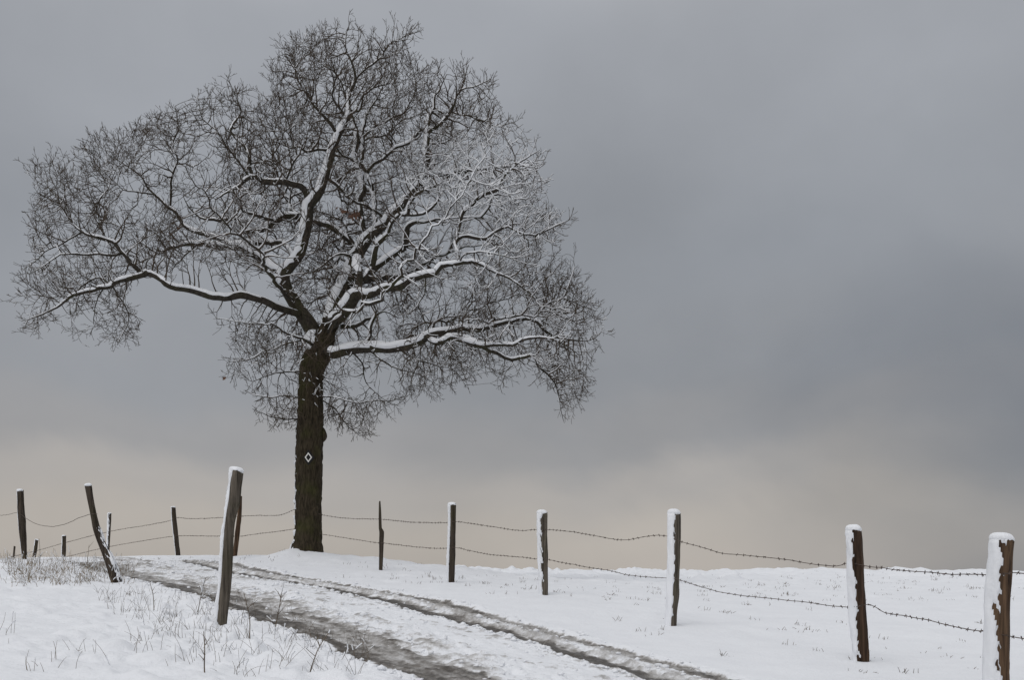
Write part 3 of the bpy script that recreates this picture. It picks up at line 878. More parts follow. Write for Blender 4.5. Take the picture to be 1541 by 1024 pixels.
NA = 25000
px = rng.uniform(20, 925, NA * 6); py = rng.uniform(18, 666, NA * 6)
ok = inside(px, py)
px, py = px[ok], py[ok]
ed = edge_dist(px, py)
keep = ed > 11
clump = fbm(px / 48.0, py / 48.0, 301, 2)
keep &= rng.random(len(px)) < np.clip(0.70 + 2.2 * clump, 0.08, 1)
keep &= ~((py > 545) & (px < 620) & (rng.random(len(px)) < 0.45))
keep &= rng.random(len(px)) < 0.36 + 0.64 * np.exp(-(ed / 115.0) ** 2)
for hx, hy_, hw_, hh_, pr in HOLES:
    q = ((px - hx) / hw_) ** 2 + ((py - hy_) / hh_) ** 2 < 1
    keep &= ~(q & (rng.random(len(px)) < pr))
px, py, ed = px[keep][:NA], py[keep][:NA], ed[keep][:NA]
half = 0.35 + 3.0 * (1 - np.exp(-ed / 75.0))
half = np.where(py > 540, np.minimum(half, 1.7), half)
dep = rng.uniform(-1, 1, len(px)) * half
dep = np.where((dep < 0) & (ed > 70), dep * 0.8 + 0.9 * (rng.random(len(px)) < 0.55) * half, dep)
core = (np.abs(px - 535) < 125) & (py > 290) & (py < 515)
flip = core & (dep < 0.1) & (rng.random(len(px)) < 0.7)
dep = np.where(flip, np.abs(dep) + 0.5, dep)
# shallower on the outer left, where one limb carries everything
dep = np.where(px < 220, dep * 0.75 - 0.5, dep)
A = np.stack([(px - CX) / F * (TD + dep), TD + dep, (HY - py) / F * (TD + dep)], 1)

# ---- space colonisation
crown_c = np.array(W(480, 440, TD))
DI, DK, ST = 1.6, 0.175, 0.11
pos = [np.array(p) for p in nodes]
kd = kdtree.KDTree(len(pos))
for i, p in enumerate(pos): kd.insert(p, i)
kd.balance()
near = np.empty(len(A), int); nd_ = np.empty(len(A))
# thick wood does not sprout everywhere: grow from the thinner stretches first
pen = np.array([0.0 if r < 0.06 else 0.25 for r in radn])
for i, a in enumerate(A):
    best, bi = 1e9, 0
    for co, ix, d in kd.find_n(a, 4):
        if d + pen[ix] < best: best, bi = d + pen[ix], ix
    near[i], nd_[i] = bi, best
alive = nd_ > DK
nchild = {}
for it in range(46):
    act = np.where(alive & (nd_ < DI))[0]
    if not len(act): break
    P = np.array(pos)
    v = A[act] - P[near[act]]
    v /= np.linalg.norm(v, axis=1, keepdims=True) + 1e-9
    uq, inv = np.unique(near[act], return_inverse=True)
    acc = np.zeros((len(uq), 3))
    np.add.at(acc, inv, v)
    acc /= np.linalg.norm(acc, axis=1, keepdims=True) + 1e-9
    acc += rng.normal(0, 0.24, acc.shape)
    outw = P[uq] - crown_c
    outw /= np.linalg.norm(outw, axis=1, keepdims=True) + 1e-9
    acc += 0.32 * outw
    acc /= np.linalg.norm(acc, axis=1, keepdims=True)
    new = []
    for k, ni in enumerate(uq):
        c = nchild.get(ni, 0)
        if c >= 3: continue
        nchild[ni] = c + 1
        # keep some of the parent's heading so twigs curve
        pp = parent[ni]
        d = acc[k]
        if pp >= 0 and ni >= n_tr:
            h = pos[ni] - pos[pp]
            h = h / (np.linalg.norm(h) + 1e-9)
            d = d + 0.75 * h
            d = d / np.linalg.norm(d)
        pos.append(pos[ni] + d * ST); parent.append(int(ni)); radn.append(0); isl.append(False)
        new.append(len(pos) - 1)
    if not new: break
    kd = kdtree.KDTree(len(new))
    for i in new: kd.insert(pos[i], i)
    kd.balance()
    for i in np.where(alive)[0]:
        co, ix, d = kd.find(A[i])
        if d < nd_[i]:
            nd_[i] = d; near[i] = ix
            if d < DK: alive[i] = False
n_col = len(pos)

# ---- twig sprays on the colonised wood
kids = [0] * n_col
for i in range(n_tr, n_col):
    kids[parent[i]] += 1
rr = random.Random(5)


def spray(i, d, length, depth):
    stp = 0.062 if depth == 0 else 0.05
    n = max(2, int(length / stp))
    p = pos[i]; par = i
    bend = np.array([rr.gauss(0, 1), rr.gauss(0, 1), rr.gauss(0, 1)]) * 0.085
    side = rr.choice((-1, 1))
    ax = np.cross(d, np.array([rr.gauss(0, 1), rr.gauss(0, 1), rr.gauss(0, 1)]))
    ax = ax / (np.linalg.norm(ax) + 1e-9)
    for k in range(n):
        out = p - crown_c
        out = out / (np.linalg.norm(out) + 1e-9)
        j = np.array([rr.gauss(0, 1), rr.gauss(0, 1), rr.gauss(0, 1)])
        lift = 0.13 if p[2] > 5.2 else (0.05 if p[2] > 4.4 else -0.02)
        d = d + 0.13 * j + bend + 0.08 * out + np.array([0, 0, lift])
        d = d / np.linalg.norm(d)
        p = p + d * stp
        pos.append(p); parent.append(par); radn.append(0); isl.append(False)
        par = len(pos) - 1
        if depth < 2 and k < n - 1 and rr.random() < (0.62 if depth == 0 else 0.3):
            side = -side
            s = ax * side + 0.5 * np.array([rr.gauss(0, 1), rr.gauss(0, 1), rr.gauss(0, 1)])
            s = s / (np.linalg.norm(s) + 1e-9)
            f = 1.0 - 0.6 * k / n
            spray(par, 0.75 * d + 0.7 * s, rr.uniform(0.09, 0.26) * f if depth == 0 else rr.uniform(0.05, 0.10), depth + 1)


for i in range(n_tr, n_col):
    h = pos[i] - pos[parent[i]]
    h = h / (np.linalg.norm(h) + 1e-9)
    if kids[i] == 0:
        spray(i, h, rr.uniform(0.18, 0.46), 0)
    elif rr.random() < 0.40:
        s_ = np.cross(h, np.array([rr.gauss(0, 1), rr.gauss(0, 1), rr.gauss(0, 1)]))
        s_ = s_ / (np.linalg.norm(s_) + 1e-9)
        spray(i, 0.6 * h + 0.8 * s_, rr.uniform(0.12, 0.40), 0)
# short shoots straight from the thinner stretches of the limbs
for i in range(n_tr):
    if radn[i] < 0.05 and parent[i] >= 0 and rr.random() < 0.30:
        h = pos[i] - pos[parent[i]]
        h = h / (np.linalg.norm(h) + 1e-9)
        s_ = np.cross(h, np.array([rr.gauss(0, 1), rr.gauss(0, 1), rr.gauss(0, 1)]))
        s_ = s_ / (np.linalg.norm(s_) + 1e-9)
        spray(i, 0.5 * h + 0.8 * s_, rr.uniform(0.12, 0.40), 0)

N = len(pos)
P = np.array(pos)
par = np.array(parent)
# relax kinks
hv = {}
cnt = np.zeros(N, int)
for i in range(n_tr, N): cnt[par[i]] += 1; hv[par[i]] = i
mid_i = np.array([i for i in range(n_tr, N) if cnt[i] >= 1])
mid_c = np.array([hv[i] for i in mid_i])
for _ in range(1):
    P[mid_i] = 0.5 * P[mid_i] + 0.25 * (P[par[mid_i]] + P[mid_c])
# pipe-model radii
RT, EX = 0.0039, 2.28
acc = np.zeros(N)
ch_cnt = np.zeros(N, int)
for i in range(n_tr, N): ch_cnt[par[i]] += 1
for i in range(N - 1, n_tr - 1, -1):
    if ch_cnt[i] == 0: acc[i] = RT ** EX
    if par[i] >= n_tr: acc[par[i]] += acc[i]
rad = np.array(radn)
rad[n_tr:] = np.maximum(acc[n_tr:], 1e-12) ** (1 / EX)
for i in range(n_tr, N):
    pr = rad[par[i]]
    if rad[i] > pr * 0.85: rad[i] = max(pr * 0.85, RT)

# chains: the heaviest child carries on
heavy = {}
for i in range(n_tr, N):
    p = par[i]
    if p < n_tr: continue
    if p not in heavy or rad[i] > rad[heavy[p]]: heavy[p] = i
starts = [i for i in range(n_tr, N) if par[i] < n_tr or heavy.get(par[i]) != i]
chains = []
for s_ in starts:
    c = [par[s_], s_]
    r = [min(rad[s_] * 1.1, rad[par[s_]]), rad[s_]]
    k = s_
    while k in heavy:
        k = heavy[k]
        c.append(k); r.append(rad[k])
    chains.append((c, r))


def batch_tubes(ch, k):
    """all chains as k-sided tubes in one vertex array"""
    idsl = np.concatenate([np.array(c) for c, r in ch])
    rl = np.concatenate([np.array(r) for c, r in ch])
    cid = np.concatenate([np.full(len(c), i) for i, (c, r) in enumerate(ch)])
    pp = P[idsl]
    return tube_arrays(pp, rl, cid, k)


def tube_arrays(pp, rl, cid, k):
    n = len(pp)
    same = cid[1:] == cid[:-1]
    seg = pp[1:] - pp[:-1]
    t = np.zeros((n, 3))
    t[:-1][same] += seg[same]
    t[1:][same] += seg[same]
    t /= np.linalg.norm(t, axis=1, keepdims=True) + 1e-9
    ref = np.tile([0.13, 0.97, 0.2], (n, 1))
    bad = np.abs((t * ref).sum(1)) > 0.9
    ref[bad] = [0.9, 0.1, 0.4]
    u = np.cross(t, ref); u /= np.linalg.norm(u, axis=1, keepdims=True) + 1e-9
    v = np.cross(t, u)
    a = np.arange(k) / k * 2 * math.pi
    dirs = u[:, None] * np.cos(a)[None, :, None] + v[:, None] * np.sin(a)[None, :, None]
    vert = (pp[:, None] + dirs * rl[:, None, None]).reshape(-1, 3)
    i = np.where(same)[0][:, None] * k
    j = np.arange(k)[None]
    jn = (j + 1) % k
    q = np.stack([i + j, i + jn, i + k + jn, i + k + j], -1).reshape(-1, 4)
    return vert, q


thick = [c for c in chains if max(c[1]) > 0.014]
thin = [c for c in chains if max(c[1]) <= 0.014]
v1, q1 = batch_tubes(thick, 5)
v2, q2 = batch_tubes(thin, 3)
crown = mesh_np('crown', np.vstack([v1, v2]), [q1, q2 + len(v1)], M_twig)
tag(crown, None, None, None, 'stuff')
adopt(crown, oak)

# ---- trunk and limbs as parts, each with its own snow


def limb_mesh(c, k, rough, seed, flare=0.0):
    p, r = c[:, :3], c[:, 3]
    n = len(p)
    ii = np.arange(n)[:, None] * 0.09
    kk = np.arange(k)[None, :]
    a = kk / k * 2 * math.pi
    nz = fbm(np.cos(a) * 1.6 + ii * 0.9 + seed * 3.1, np.sin(a) * 1.6 + ii * 0.7, seed, 3)
    rd = r[:, None] * (1 + rough * nz)
    return ring_tube(p, rd, k)


def snow_on(c, k, seed, amount=1.0, lo=0.12, hi=0.62, sdir=SNOWDIR, thick_f=0.60, noise_a=0.42):
    p, r = c[:, :3], c[:, 3]
    n = len(p)
    base_r = np.repeat(r[:, None], k, 1)
    _, _, _, dirs = ring_tube(p, base_r, k, False)
    dt = (dirs * sdir).sum(-1)
    ii = np.arange(n)[:, None] * 0.09
    kk = np.arange(k)[None, :]
    a = kk / k * 2 * math.pi
    nz = fbm(np.cos(a) * 1.2 + ii / 0.13 + seed * 1.7, np.sin(a) * 1.2 + ii / 0.22, seed + 5, 4, 0.65)
    lowf = fbm(ii / 0.9 + seed, np.zeros_like(ii), seed + 9, 2)
    # thin wood holds snow only in places, more of it on the sheltered right-hand side
    thin_ = sstep(0.045, 0.012, r)[:, None]
    hold = snow_prob(p)[:, None]
    s_ = sstep(lo, hi, dt + (noise_a + 0.20 * thin_) * nz + 0.42 * lowf - thin_ * (0.62 - 0.75 * hold))
    lowg = fbm(ii / 0.45 + seed * 2.0, np.ones_like(ii), seed + 13, 2)
    T = np.minimum(thick_f * r + 0.007, 0.070)[:, None] * amount * (0.82 + 0.45 * lowg + 0.35 * nz)
    T = np.maximum(T, 0.004) * (0.15 + 0.85 * sstep(0, 6, np.arange(n)))[:, None]
    off = np.where(s_ > 0.02, s_ * T, -0.25 * r[:, None] - 0.004)
    ends = np.minimum(np.arange(n), np.arange(n)[::-1])[:, None]
    off = np.where(ends < 1, -0.3 * r[:, None], off)
    rd = base_r + off
    vert, q, tr, _ = ring_tube(p, rd, k)
    return vert, q, tr


def snow_prob(p):
    x = p[:, 0] / p[:, 1] * F + CX
    y = HY - p[:, 2] / p[:, 1] * F
    pr = np.full(len(p), 0.33)
    def el(cx, cy, a, b, v):
        q = ((x - cx) / a) ** 2 + ((y - cy) / b) ** 2
        return v * np.exp(-q * 0.9)
    pr = np.maximum(pr, el(720, 285, 165, 100, 1.15))
    pr = np.maximum(pr, el(690, 370, 180, 100, 0.9))
    pr = np.maximum(pr, el(560, 420, 180, 170, 0.5))
    pr = np.maximum(pr, el(770, 500, 150, 80, 0.66))
    pr = np.maximum(pr, el(400, 330, 200, 120, 0.56))
    pr = np.maximum(pr, el(120, 400, 130, 90, 0.46))
    return pr


# trunk: finer, with bark ridges in the mesh
tc = catmull(np.array([list(XY(p, p[2])) + [p[3] / PPM] for p in TRUNK]), 0.035)
kT = 72
n = len(tc)
ii = np.arange(n)[:, None] * 0.035
aa = np.arange(kT)[None, :] / kT * 2 * math.pi
ridge = np.abs(fbm(aa * 7.0 + 0.25 * fbm(ii / 0.3, aa * 2, 4, 2), ii / 0.32, 12, 3, 0.6))
ridge = np.minimum(ridge, np.abs(fbm((2 * math.pi - aa) * 7.0, ii / 0.32, 12, 3, 0.6)) + 3.0 * sstep(0.3, 0, 2 * math.pi - aa) * 0 + ridge)
lump = fbm(np.cos(aa) * 1.3 + ii / 0.8, np.sin(aa) * 1.3 + ii / 1.1, 14, 3)
foot = sstep(0.75, 0.0, ii)
rootf = 0.22 * foot * np.maximum(0, np.cos(aa * 5 + 0.6))
rdT = tc[:, 3:4] * (1 + 0.05 * lump + rootf + 0.05 * foot) + 0.034 * np.minimum(ridge * 2.4, 1) - 0.020
vt, qt, tt, _ = ring_tube(tc[:, :3], rdT, kT)
trunk = mesh_np('trunk', vt, [qt, tt], M_bark)
adopt(trunk, oak)
# snow blown on to the windward edge of the trunk
_, _, _, dT = ring_tube(tc[:, :3], rdT, kT, False)
wd = np.array([-0.98, 0.05, 0.2]); wd /= np.linalg.norm(wd)
dt = (dT * wd).sum(-1)
nz = fbm(aa * 7, ii / 0.07, 81, 4, 0.7)
zz = tc[:, 2:3]
lowup = 0.10 * sstep(1.1, 0.1, ii) + 0.05 * sstep(0.2, 0.0, np.abs(ii - 1.3))
s_ = sstep(0.99, 1.12, dt + 0.34 * nz + lowup)
offT = np.where(s_ > 0.03, 0.004 + s_ * 0.028, -0.03)
vs, qs, ts, _ = ring_tube(tc[:, :3], rdT + offT, kT)
adopt(mesh_np('snow_cover', vs, [qs, ts], M_snow), trunk)
# burl on the right-hand side
bp_ = np.array(W(486, 656, TD))
bm_p = np.array([bp_ + np.array(o_) for o_ in [(-0.10, 0, 0.20), (-0.03, -.01, 0.13), (0.0, -.01, 0.06), (0.02, -.01, -0.02), (0.0, 0, -0.08), (-0.06, 0, -0.14), (-0.10, 0, -0.18)]])
bm_r = np.array([.03, .06, .075, .07, .055, .045, .02])
cB = catmull(np.c_[bm_p, bm_r], 0.02)
vb, qb, tb, _ = limb_mesh(cB, 14, 0.3, 23)
adopt(mesh_np('burl', vb, [qb, tb], M_bark), trunk)
# diamond waymark: black field with a white diamond outline, painted on the bark
mk_c = np.array(W(467.8, 691, TD)); row = int(np.argmin(np.abs(tc[:, 2] - mk_c[2])))
yf = TD - (tc[row, 3] + 0.018)


def diamond(hw, hh, y0, th, name, mat, hole=0.0):
    pts = [(0, hh), (hw, 0), (0, -hh), (-hw, 0)]
    curve = lambda x: y0 + 0.5 * x * x / tc[row, 3]
    vs_, fs_ = [], []
    if hole:
        inn = [(x * hole, z * hole) for x, z in pts]
        for dy in (0, th):
            for (x, z) in pts: vs_.append((mk_c[0] + x, curve(x) + dy, mk_c[2] + z))
            for (x, z) in inn: vs_.append((mk_c[0] + x, curve(x) + dy, mk_c[2] + z))
        for i in range(4):
            j = (i + 1) % 4
            fs_ += [(i, 4 + i, 4 + j, j), (8 + i, 8 + j, 12 + j, 12 + i), (i, j, 8 + j, 8 + i), (4 + i, 12 + i, 12 + j, 4 + j)]
    else:
        for dy in (0, th):
            for (x, z) in pts: vs_.append((mk_c[0] + x, curve(x) + dy, mk_c[2] + z))
        fs_ = [(0, 3, 2, 1), (4, 5, 6, 7)] + [(i, (i + 1) % 4, 4 + (i + 1) % 4, 4 + i) for i in range(4)]
    return adopt(mesh_np(name, vs_, [np.array(fs_)], mat, smooth=False), trunk)


tag(diamond(0.125, 0.165, yf - 0.002, 0.03, 'waymark_field', M_black), 'black painted diamond ground of the waymark')
tag(diamond(0.076, 0.105, yf - 0.008, 0.02, 'waymark', M_white, 0.66), 'white diamond outline painted on the trunk')

for li, c in enumerate(limb_chains[1:]):
    rmax = c[:, 3].max()
    k = 14 if rmax > 0.09 else (10 if rmax > 0.05 else 7)
    v_, q_, t_, _ = limb_mesh(c, k, 0.10, li + 30)
    lb = adopt(mesh_np('limb', v_, [q_, t_], M_limb), oak)
    v_, q_, t_ = snow_on(c, max(k, 9), li + 100, 1.0 if li == 2 else (0.5 if li >= len(LT) - 5 else 0.92))
    adopt(mesh_np('snow_cover', v_, [q_, t_], M_snow), lb)

# ---- snow on the finer wood


ids = np.concatenate([np.array(c) for c, r in chains])
rl = np.concatenate([np.array(r) for c, r in chains])
cid = np.concatenate([np.full(len(c), i) for i, (c, r) in enumerate(chains)])
pp = P[ids]
seg = np.zeros_like(pp); seg[:-1] = pp[1:] - pp[:-1]
same = np.r_[cid[1:] == cid[:-1], False]
hor = np.hypot(seg[:, 0], seg[:, 1]) / (np.linalg.norm(seg, axis=1) + 1e-9)
patch = 0.5 + 0.5 * fbm(pp[:, 0] / 0.22 + pp[:, 1], pp[:, 2] / 0.22 + pp[:, 1] * 0.7, 91, 2)
pr = snow_prob(pp) * (0.35 + 0.75 * hor) * (0.70 + 1.5 * np.clip(rl / 0.02 - 0.3, 0, 1))
has = same & (patch < np.clip(pr * 1.15, 0, 0.97))
# runs of snowy segments become little chains lying on the upper side of the twig
run, cur, rc = [], -2, -1
sel = np.where(has)[0]
pts_, rds_, cids_ = [], [], []
for s_ in sel:
    if s_ != cur:
        rc += 1
        pts_.append(s_); cids_.append(rc)
    pts_.append(s_ + 1); cids_.append(rc)
    cur = s_ + 1
pts_ = np.array(pts_); cids_ = np.array(cids_)
heavyf = 0.75 + 0.9 * np.clip(snow_prob(pp[pts_]) - 0.4, 0, 0.6)
rr_ = rl[pts_] * 0.72 * heavyf + 0.0044 * heavyf
up = np.array([-0.25, -0.25, 0.93])
sp = pp[pts_] + up * (rl[pts_] * 0.75 + rr_ * 0.6)[:, None]
vq, qq = tube_arrays(sp, rr_, cids_, 3)
cs = mesh_np('snow_cover', vq, [qq], M_snow_fine)
tag(cs, None, None, None, 'stuff')
adopt(cs, crown)

# ---- the few brown leaves still hanging


def leaf_cluster(cx, cy, d, nleaf, spread, name='leaf'):
    for k in range(nleaf):
        c = np.array(W(cx + rr.gauss(0, spread), cy + rr.gauss(0, spread * 0.7), TD + d + rr.gauss(0, 0.12)))
        ax = np.array([rr.gauss(0, 1), rr.gauss(0, 1), -abs(rr.gauss(0.8, 0.6))]); ax /= np.linalg.norm(ax)
        sd_ = np.cross(ax, [rr.gauss(0, 1), rr.gauss(0, 1), 0.2]); sd_ /= np.linalg.norm(sd_)
        nn = np.cross(ax, sd_)
        L = rr.uniform(0.07, 0.12)
        prof = [(0, .004, 0), (.18, .16, .03), (.3, .11, .06), (.5, .27, .05), (.62, .17, .02), (.8, .22, -.03), (1, .02, -.09)]
        vs_ = []
        for t_, w_, z_ in prof:
            b_ = c + ax * L * t_ + nn * L * z_
            vs_ += [b_ + sd_ * L * w_ + nn * L * w_ * 0.5, b_, b_ - sd_ * L * w_ + nn * L * w_ * 0.5]
        fs_ = []
        for t_ in range(len(prof) - 1):
            o_ = t_ * 3
            fs_ += [(o_, o_ + 1, o_ + 4, o_ + 3), (o_ + 1, o_ + 2, o_ + 5, o_ + 4)]
        adopt(mesh_np(name, vs_, [np.array(fs_)], M_leaf), oak)


leaf_cluster(531, 322, -0.75, 34, 5.5)
leaf_cluster(645, 229, -0.1, 7, 4)
leaf_cluster(342, 567, -0.6, 2, 2)
leaf_cluster(510, 313, -0.4, 3, 2)
leaf_cluster(255, 345, 0.2, 6, 12)
leaf_cluster(599, 31, 0, 1, 1)

# ------------------------------------------------------------------ fence posts


def post(trace, D, mat, label, snow=None, seed=0, k=16, square=0.0, group='snow capped fence posts', notch=None, buried=0.35, cap=1.0, cat='fence post', zr=None):
    """trace: (px, py, half width px) from top to foot"""
    tr = np.array(trace, float)
    w3 = np.array([list(W(p[0], p[1], D)) + [p[2] / F * D] for p in tr])[::-1]     # foot first
    d0 = (w3[0, :3] - w3[1, :3]); d0 /= np.linalg.norm(d0)
    foot = w3[0].copy(); foot[:3] += d0 * buried
    body = catmull(np.vstack([foot, w3]), 0.035)
    gx_, gy_ = w3[0, 0], w3[0, 1]
    root = empty('fence_post', (gx_, gy_, gz_at(gx_, gy_)))
    tag(root, label, cat, group)
    nn = len(body)
    hh = np.linspace(0, 1, nn)[:, None] * (nn * 0.035)
    a = np.arange(k)[None, :] / k * 2 * math.pi
    ang = fbm(np.cos(a) * 1.1 + seed * 2.3, np.sin(a) * 1.1 + seed, seed, 2)              # split-timber section
    lump = fbm(np.cos(a) * 1.3 + hh / 0.35, np.sin(a) * 1.3 + hh / 0.5 + seed, seed + 3, 3)
    split = -0.16 * np.exp(-((np.cos(a - 4.4 - 0.2 * seed) - 1) / 0.03) ** 2) * sstep(0.2, 0.6, vnoise(hh / 0.5 + seed, 0 * hh, seed + 8))
    sq = square * (np.abs(np.cos(2 * (a + 0.3 * seed))) - 0.6)
    rd = body[:, 3:4] * (1 + 0.16 * ang + 0.19 * lump + split - sq * 0.35)
    v_, q_, t_, dirs = ring_tube(body[:, :3], rd, k)
    # uneven saw cut at the top
    top = slice((nn - 1) * k, nn * k)
    v_[top, 2] += 0.02 * np.cos(np.arange(k) / k * 2 * math.pi + seed)
    wood = adopt(mesh_np('timber', v_, [q_, t_], mat), root)
    if snow:
        wd_, lo, hi, T, na = snow
        wd_ = np.array(wd_, float); wd_ /= np.linalg.norm(wd_)
        ks = 40
        a2 = np.arange(ks)[None, :] / ks * 2 * math.pi
        ang = fbm(np.cos(a2) * 1.1 + seed * 2.3, np.sin(a2) * 1.1 + seed, seed, 2)
        lump = fbm(np.cos(a2) * 1.3 + hh / 0.35, np.sin(a2) * 1.3 + hh / 0.5 + seed, seed + 3, 3)
        sq = square * (np.abs(np.cos(2 * (a2 + 0.3 * seed))) - 0.6)
        rs = body[:, 3:4] * (1 + 0.16 * ang + 0.19 * lump - sq * 0.35)
        _, _, _, ds = ring_tube(body[:, :3], rs, ks, False)
        dt = (ds * wd_).sum(-1)
        nz = fbm(np.cos(a2) * 2.6 + hh / 0.13, np.sin(a2) * 2.6 + hh / 0.09 + seed, seed + 40, 4, 0.72)
        low = fbm(hh / 0.5 + seed, 0 * hh, seed + 44, 2)
        s_ = sstep(lo, hi, dt + na * nz + 0.12 * low)
        if zr:
            fr = np.linspace(0, 1, nn)[:, None]
            s_ = s_ * sstep(zr[0], zr[0] + 0.08, fr) * sstep(zr[1] + 0.06, zr[1], fr)
        off = np.where(s_ > 0.03, 0.003 + s_ * T * np.clip(0.85 + 0.8 * nz, 0.3, 1.6), -0.022)
        rr2 = rs + off
        vS, qS, tS, dS = ring_tube(body[:, :3], rr2, ks)
        nS = len(vS)
        parts_v, parts_q, parts_t = [vS], [qS], [tS]
        if cap:
            # dome of snow on the cut end
            topc = body[-1, :3]; rt = rs[-1]
            ax = body[-1, :3] - body[-3, :3]; ax /= np.linalg.norm(ax)
            hcap = max(0.022, min(0.75 * body[-1, 3], 0.055)) * cap
            lev = np.linspace(-0.35, 1, 12)
            vv = []
            nzc = 1 + 0.07 * fbm(np.cos(a2[0]) * 1.6 + seed, np.sin(a2[0]) * 1.6, seed + 60, 2)
            rim = np.maximum(rr2[-1], rs[-1] + 0.001)
            for t_ in lev:
                th = t_ * math.pi / 2
                cc = max(math.cos(th), 0.0)
                rad_ = rim * nzc * (cc ** 0.62 if t_ < 1 else 0.001) * (1.0 if t_ > -0.1 else 0.93)
                vv.append(topc + dS[-1] * rad_[:, None] + ax * (hcap * math.sin(th)) + np.array([-0.15 * body[-1, 3], 0, 0]) * max(math.sin(th), 0))
            vv = np.vstack(vv)
            i_ = np.arange(len(lev) - 1)[:, None] * ks
            j_ = np.arange(ks)[None]; jn = (j_ + 1) % ks
            qc = np.stack([i_ + j_, i_ + jn, i_ + ks + jn, i_ + ks + j_], -1).reshape(-1, 4)
            parts_v.append(vv); parts_q.append(qc + nS)
        adopt(mesh_np('snow_cover', np.vstack(parts_v), [np.vstack(parts_q)] + parts_t, M_snow), root)
    return root


LF = (-0.9, -0.45, 0.0)
G1 = 'posts of the fence between oak and right edge'
post([(1510, 813, 16.5), (1507, 860, 16.5), (1503, 930, 17), (1500, 1024, 17.5), (1499, 1065, 18)], 8.6, M_wood_brown,
     'thick brown post at the right edge with snow down its left side', ((-1, -0.05, 0), 0.34, 0.70, 0.014, 0.70), 1, group=G1)
post([(1286, 798, 11), (1288, 850, 11), (1293, 930, 11.5), (1298, 998, 11)], 11, M_wood_black,
     'dark brown leaning post, second from the right edge, thick snow on its left side', ((-1, -0.05, 0), 0.52, 0.85, 0.014, 0.62), 2, group=G1)
post([(1015, 773, 9), (1014.5, 820, 9), (1013, 880, 9), (1009.5, 943, 8)], 13.6, M_wood_grey,
     'grey post mostly plastered white, third from the right edge', ((-1, -0.05, 0), 0.00, 0.3, 0.013, 0.42), 3, group=G1)
post([(816.5, 773, 7.3), (816.5, 800, 7.6), (818, 840, 7.4), (818.5, 897, 6.5)], 16.4, M_wood_grey,
     'grey mossy post with snow on its left half, fourth from the right edge', ((-1, -0.05, 0), 0.30, 0.6, 0.018, 0.9), 4, group=G1)
post([(681, 760.5, 5.6), (680.5, 800, 5.6), (679.5, 840, 5.8), (678.5, 879, 5.6)], 19, M_wood_dark,
     'straight square-cut post with thin snow edge, second post to the right of the oak', ((-1, 0.0, 0), 0.62, 0.85, 0.024, 0.16), 5, square=0.5, group=G1)
post([(571.3, 756, 1.3), (571.8, 775, 2.0), (572.4, 796, 2.4), (574.2, 801, 3.5), (573.6, 820, 3.3), (572.8, 858, 2.9)], 21.6, M_wood_dark,
     'thin splintered dark stake with a pointed top, nearest to the right of the oak', None, 6, k=10, group=G1)
G2 = 'posts of the fence running away left of the oak'
post([(361.5, 747, 2.8), (360.5, 770, 3.0), (357, 805, 3.6), (353.5, 836, 3.2)], 26.5, M_wood_brown,
     'reddish thin post half hidden behind the tall front post, just left of the oak', None, 7, k=10, group=G2)
post([(261, 764, 3.3), (262.5, 785, 3.5), (265, 810, 3.5), (268, 836, 3.2)], 30, M_wood_dark,
     'short dark post on the crest between the leaning post and the tall front post', ((-0.9, -0.3, 0), 0.8, 1.1, 0.01, 0.2), 8, k=10, group=G2, cap=0.6)
post([(165.5, 773, 2.5), (164.5, 795, 2.4), (163, 825, 2.2), (162, 850, 2.2)], 34, M_wood_dark,
     'thin snow-speckled post rising behind the leaning post', ((-0.8, -0.6, 0), 0.55, 0.9, 0.016, 1.0), 9, k=10, group=G2, cap=0.5)
post([(96.5, 807, 2.8), (96, 825, 2.9), (95, 852, 2.9)], 38, M_wood_dark,
     'short squat far post between the upright left post and the leaning post', ((-0.9, -0.3, 0), 0.8, 1.1, 0.01, 0.2), 10, k=10, group=G2, cap=0.6)
post([(55.5, 813, 2.5), (53, 830, 2.5), (48, 856, 2.5)], 42, M_wood_dark,
     'small far post tilted right, just beside the upright left post', ((-0.9, -0.3, 0), 0.8, 1.1, 0.01, 0.2), 12, k=10, group=G2, cap=0.7)
post([(22, 823, 1.4), (21, 835, 1.4), (20, 856, 1.4)], 46, M_wood_dark,
     'tiny farthest post peeking over the bank at the left edge', None, 13, k=8, group=G2)
G3 = 'posts of the near fence on the left bank'
post([(358, 709, 7.8), (355, 728, 8.6), (352.5, 755, 8.8), (348, 775, 7.6), (345, 795, 7.2), (342, 835, 7.6), (339.5, 875, 8.0), (336, 908, 8.0), (333, 942, 7.0)], 10.7, M_wood_grey,
     'tall crooked grey post in front, white snow edge on its left, beside the track', ((-1, 0.10, 0), 0.62, 0.9, 0.028, 0.2), 14, group=G3)
post([(132.5, 731, 5.2), (136, 752, 4.8), (140, 772, 4.6), (145.5, 796, 5.4), (154, 820, 5.6), (166, 847, 7.2), (176, 878, 7.6)], 16, M_wood_dark,
     'bent post leaning left with snow in its crook, left of the track', ((0.80, -0.35, 0.45), 0.85, 1.15, 0.009, 1.8), 15, group=G3, cap=0.8, zr=(0.08, 0.62))
post([(30, 739, 4.7), (31.5, 770, 5.0), (33, 787, 5.2), (34.7, 812, 4.8), (37.5, 846, 4.0)], 21.5, M_wood_dark,
     'upright dark post by the left edge with wire notched in its side', ((-1, 0, 0), 0.85, 1.1, 0.008, 0.2), 16, group=G3, cap=0.8)

# ------------------------------------------------------------------ barbed wires


